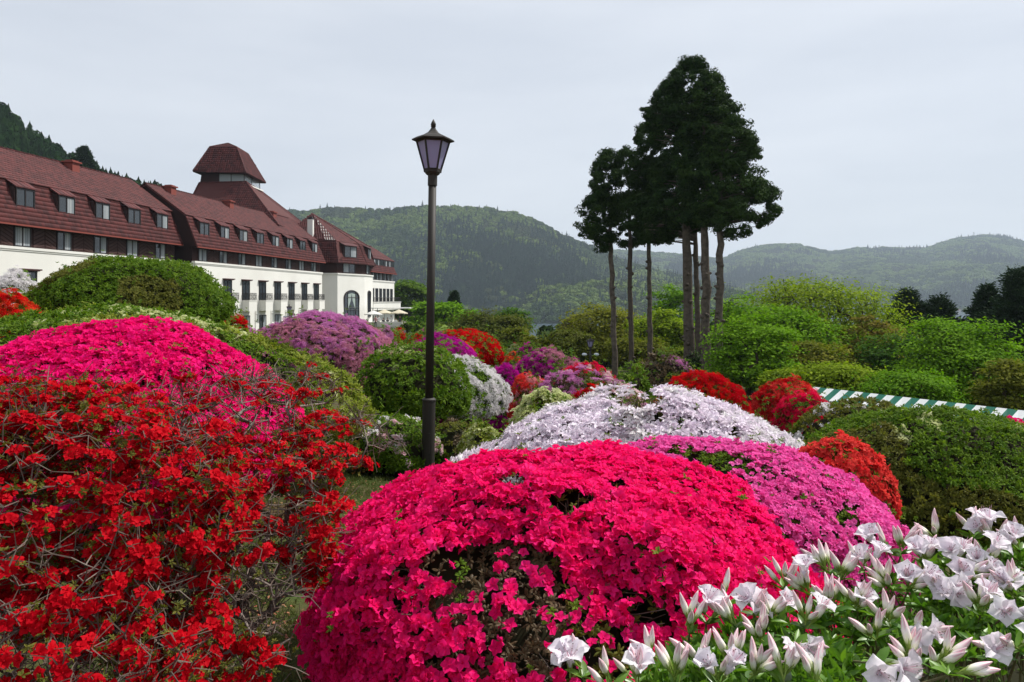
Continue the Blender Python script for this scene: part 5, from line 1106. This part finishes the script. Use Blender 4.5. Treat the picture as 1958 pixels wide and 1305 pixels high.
BUDS = [bud_mesh(s) for s in range(3)]
mb = MB()
for k in range(5):
    a = k * 1.257; c, s = math.cos(a), math.sin(a); mb.add([(c * .002 - s * .0025, s * .002 + c * .0025, -.003), (c * .002 + s * .0025, s * .002 - c * .0025, -.003), (c * .0062, s * .0062, .012)], [(0, 1, 2)])
mb.lathe([(.0012, -.018), (.0014, -.008), (.0030, -.002), (.0042, .003)], n=7); CALM = mb.mesh('calyx', CAL)
def near_leaf(seed):
    r = rngf(seed); n, q = 6, 3; L = .034; w = .0095 + .002 * (seed % 3); V = []; bend = r.uniform(.1, .5)
    for i in range(n):
        t = i / (n - 1); wid = w * math.sin(math.pi * min(.985, .06 + t * .93)) ** .8
        for j in range(q): s = j - 1; V.append((s * wid / 2, -bend * L * t * t + abs(s) * wid * .18, L * t))
    F = [(i * q + j, i * q + j + 1, (i + 1) * q + j + 1, (i + 1) * q + j) for i in range(n - 1) for j in range(q - 1)]
    return np.array(V), F
NL = [near_leaf(s) for s in range(4)]; NLM = [mkmesh('leaf', v_, f_, LF, True) for v_, f_ in NL] + [mkmesh('leaf', v_, f_, LF2, True) for v_, f_ in NL]
r = rngf(909); WB = thing('azalea_bush', 'close-up white azalea with pink-striped buds in the bottom right corner', 'shrub', (.75, 1.25, -.1)); WO = np.array([.75, 1.25, -.1])
def orient(o, d, spin, sc):
    d = Vector(d).normalized(); o.rotation_mode = 'QUATERNION'; q = d.to_track_quat('Z', 'Y'); o.rotation_quaternion = q @ __import__('mathutils').Quaternion((0, 0, 1), spin); o.scale = (sc,) * 3
def bl(P, d, sc=1.0):
    f = obj('blossom', THR, WB, loc=P - WO); orient(f, d, r.uniform(0, 6), sc); cl_ = -r.uniform(0, .5)
    for k in range(5):
        p = obj('petal', PETS[r.integers(0, 5)], f, loc=(0, 0, .006)); p.rotation_euler = (0, r.uniform(-.22, .12) + cl_, k * 1.2566 + r.uniform(-.1, .1)); s = r.uniform(.9, 1.08); p.scale = (s, s, s)
    st = obj('stamen', STS[r.integers(0, 3)], f); st.rotation_euler = (0, 0, r.uniform(0, 6)); obj('calyx', CALM, f, loc=(0, 0, -.012))
nl = [0]
def lf(P, d, sc, old=False):
    nl[0] += 1; o = obj('leaf', NLM[r.integers(0, 4) + (4 if old else 0)], WB, loc=P - WO); orient(o, d, r.uniform(-.8, .8), sc)
def depth_at(px, py): return 1.72 - (py - 1000) / 305 * .62 - max(0, px - 1250) / 700 * .16
stems = MB(); EXTRA = []
def shoot(px, py, nb=0, nbud=0, nleaf=7, up=(0, 0, 1), spread=.6, dY=0, sc=1.0, long=True):
    up = np.array(up, float) + r.normal(size=3) * (.28, .2, .05) * (nbud > 0); Y = depth_at(px, py) + dY; P = at(px, py, Y); up = np.array(up, float); up /= np.linalg.norm(up)
    if nb and px < 1600 and r.uniform() < .6: nb -= 1; nbud += 2
    if not long: stems.tube([P - up * .012 - WO, P - up * .07 - WO], [.0016, .002], 4, v=r.uniform())
    else: stems.tube([P - up * .012 - WO, P - up * .07 + (0, .01, -.02) - WO, P - up * .12 + (r.normal() * .02, .05, -.16) - WO], [.0016, .002, .003], 5, v=r.uniform())
    for k in range(nb): a = k * 2.4 + r.uniform(0, 1.2); d = up * 1.0 + spread * np.array([math.cos(a), -.35 + math.sin(a) * .6, .35 * math.sin(a)]) * 1.0; bl(P + d * .016 + r.normal(size=3) * .006, d + (0, -.15, 0), sc * r.uniform(.8, 1.02))
    for k in range(nbud):
        a = k * 2.2 + r.uniform(0, 1); d = up * 1.0 + spread * r.uniform(.6, 1.5) * np.array([math.cos(a), math.sin(a) * .7, .2 * math.sin(a)]); d /= np.linalg.norm(d); Q = P + d * .014 + r.normal(size=3) * .004
        o = obj('bud', BUDS[r.integers(0, 3)], WB, loc=Q - WO); orient(o, d, r.uniform(0, 6), sc * r.uniform(.8, 1.12)); obj('calyx', CALM, o)
    for k in range(nleaf):
        a = k * 2.4 + r.uniform(0, 1); e = r.uniform(-.3, .6); d = np.array([math.cos(a), math.sin(a), .5 + e])
        if nl[0] < 290: lf(P - up * .012, d, r.uniform(.65, 1.15), r.uniform() < .3)
        else: EXTRA.append((P - up * .012, d, r.uniform(.65, 1.15)))
L_ = (-.25, -.1, 1)
for (px, py, nb, nd, up) in [(1105, 1285, 2, 0, (-.5, -.2, 1)), (1215, 1300, 2, 1, (-.3, -.3, 1)), (1165, 1305, 0, 2, L_), (1385, 1150, 0, 2, (-.35, 0, 1)), (1320, 1200, 0, 3, (-.6, 0, 1)), (1350, 1185, 1, 2, (-.5, 0, 1)),
        (1400, 1190, 0, 5, (-.2, 0, 1)), (1440, 1170, 3, 1, (-.4, -.5, 1)), (1475, 1180, 2, 2, (-.1, -.6, .9)), (1500, 1120, 0, 5, (-.2, 0, 1)), (1545, 1130, 1, 5, (-.4, 0, 1)), (1525, 1235, 2, 0, (0, -.9, .3)), (1580, 1090, 1, 4, (-.6, 0, .9)),
        (1610, 1100, 0, 5, (-.1, 0, 1)), (1650, 1080, 2, 2, (-.2, -.2, 1)), (1590, 1160, 1, 4, (0, -.2, 1)), (1640, 1160, 1, 4, (.1, -.1, 1)), (1690, 1050, 1, 2, (-.9, 0, .5)), (1700, 1120, 0, 5, (-.6, 0, .8)), (1725, 1050, 0, 5, (-.2, 0, 1)),
        (1765, 1070, 2, 3, (0, -.2, 1)), (1740, 1125, 2, 2, (-.4, -.4, .9)), (1800, 1130, 4, 1, (0, -.8, .7)), (1840, 1110, 2, 2, (.1, -.6, .8)), (1830, 1075, 2, 1, (0, -.2, 1)), (1880, 1080, 2, 2, (.1, -.2, 1)), (1900, 1030, 2, 3, (-.2, -.1, 1)), (1945, 1045, 2, 2, (-.1, -.2, 1)), (1935, 1130, 2, 4, (-.3, -.3, 1)),
        (1925, 1180, 3, 1, (0, -.9, .5)), (1875, 1165, 1, 4, (-.3, -.1, 1)), (1750, 1210, 2, 1, (0, -.7, .6)), (1700, 1190, 0, 4, (-.2, -.1, 1)), (1670, 1215, 0, 3, (-.5, -.1, .8)), (1685, 1275, 2, 0, (0, -1, .2)), (1740, 1270, 0, 6, (-.7, 0, .6)), (1800, 1275, 0, 5, (.4, 0, .8)), (1830, 1290, 0, 2, (1, 0, .15)),
        (1400, 1270, 0, 5, (-.2, 0, 1)), (1440, 1290, 1, 5, (0, 0, 1)), (1340, 1270, 0, 4, (-.3, 0, 1)), (1290, 1295, 0, 5, (-.3, 0, 1)), (1375, 1300, 2, 2, (-.2, -.3, 1)), (1500, 1295, 1, 4, (.1, 0, 1)), (1560, 1300, 0, 3, L_), (1455, 1225, 1, 3, (0, -.3, 1)), (1540, 1190, 1, 3, (-.2, -.3, 1)), (1790, 1030, 0, 4, (-.3, 0, 1)), (1860, 1020, 1, 3, (-.3, 0, 1)), (1895, 1240, 1, 1, (0, -.8, .5)), (1950, 1240, 1, 1, (0, -.7, .5)), (1250, 1265, 0, 3, (-.5, 0, 1))]:
    shoot(px, py, nb, nd + 1, 6, up)
for i in range(800):
    px = r.uniform(1230, 2010); lo_ = np.interp(px, [1230, 1330, 1450, 1600, 1700, 1958, 2010], [1275, 1195, 1160, 1110, 1065, 1015, 1010]); py = lo_ + 15 + r.uniform(0, 1) ** .7 * (1330 - lo_)
    if px > 1640 and py > 1215 + r.uniform(0, 60): continue
    shoot(px, py, 0, 0, 8, (r.normal() * .3, r.normal() * .2, 1), dY=r.uniform(.03, .12), long=False)
stems.build('stem', mat('green_stem', (.10, .12, .04), (.12, .08, .05), rough=.7), WB, kind='stuff')
EP = np.array([e[0] for e in EXTRA]) - WO; EN = np.array([e[1] for e in EXTRA]); q4 = np.concatenate([NL[0][1]]); obj('leaf', merged('leaf', NL[0][0], q4, EP, EN, r.uniform(0, 6.3, len(EP)), np.array([e[2] for e in EXTRA]), LF, smooth=True), WB, kind='stuff')
# solid core below the shoots, coloured dark for the shade inside the bush
V, F = ico(4); d = V; Pc = d * np.array([.66, .44, .47]) * (1 + .12 * (fbm(d, 3, 5) - .5))[:, None]; cc = np.array([1.06, 1.55, .36]) - WO
n = 5000; d = r.normal(size=(n, 3)); d /= np.linalg.norm(d, axis=1)[:, None]
obj('shade_core', mkmesh('shade_core', Pc + cc, F, CORE), WB)
P = cc + d * np.array([.64, .44, .44]) * r.uniform(.9, 1.12, (n, 1)); k = (P[:, 2] > .05); P, d = P[k], d[k]
scatter('leaf', leaf_coll('leaf_dark', LEAFM['dark']), P, euler_from_normals(d + r.normal(size=d.shape) * .5, r.uniform(0, 6, len(P))), .05 * r.uniform(.7, 1.2, len(P)), r.integers(0, 5, len(P)), WB)
# ---------------------------------------------------------------- topiary pine before the terrace
maple('garden_tree', 'small clipped green tree before the terrace stairs', 779, 56, 615, 12, (.05, .09, .02), (.09, .13, .03), 131, tips=26, leaves=50, ls=.14, crownbot=632)
# ---------------------------------------------------------------- grass, fallen petals, weeds in the gap
r = rngf(31); n = 26000; Y = r.uniform(1.6, 13, n) ** 1.0; X = r.uniform(-.62, .2, n) * Y; k = fbm(np.stack([X, Y, 0 * X], 1), 1.4, 8) + r.uniform(-.2, .2, n) > .40; X, Y = X[k], Y[k]
def tuft(seed):
    q = rngf(seed); mb = MB()
    for k in range(9):
        a = q.uniform(0, 6.3); h = q.uniform(.5, 1); b_ = q.normal(size=2) * .35; w = .05; c, s = math.cos(a) * w, math.sin(a) * w; o = q.normal(size=2) * .3
        mb.add([(o[0] - c, o[1] - s, 0), (o[0] + c, o[1] + s, 0), (o[0] + b_[0] * .5 + c * .6, o[1] + b_[1] * .5 + s * .6, h * .6), (o[0] + b_[0] * .5 - c * .6, o[1] + b_[1] * .5 - s * .6, h * .6), (o[0] + b_[0] * 1.3, o[1] + b_[1] * 1.3, h)], [(0, 1, 2, 3), (3, 2, 4)], v=q.uniform(-.1, .1))
    return mb.mesh('t', mat('grass_blade', (.07, .12, .02), (.14, .16, .04), rough=.6, trans=.3))
gc_ = proto_coll('grass', [tuft(s) for s in range(4)]); n = len(X)
scatter('grass', gc_, np.stack([X, Y, ground(X, Y) - .02], 1), np.stack([0 * X, 0 * X, r.uniform(0, 6, n)], 1), .06 * r.uniform(.5, 1.2, n), r.integers(0, 4, n))
mb = MB(); a = [(0, 0, 0), (.5, -.3, .08), (1, 0, .15), (.5, .35, .12)]; mb.add(a, [(0, 1, 2, 3)]); pc_ = proto_coll('litter', [mb.mesh('p', mat('dead_leaf', (.22, .13, .06), (.30, .09, .05), rough=.8))])
n = 6000; Y = r.uniform(1.8, 9, n); X = r.uniform(-.6, .1, n) * Y
scatter('leaf_litter', pc_, np.stack([X, Y, ground(X, Y) + .015], 1), r.normal(size=(n, 3)) * (.4, .4, 3), .022 * r.uniform(.6, 1.3, n), np.zeros(n))
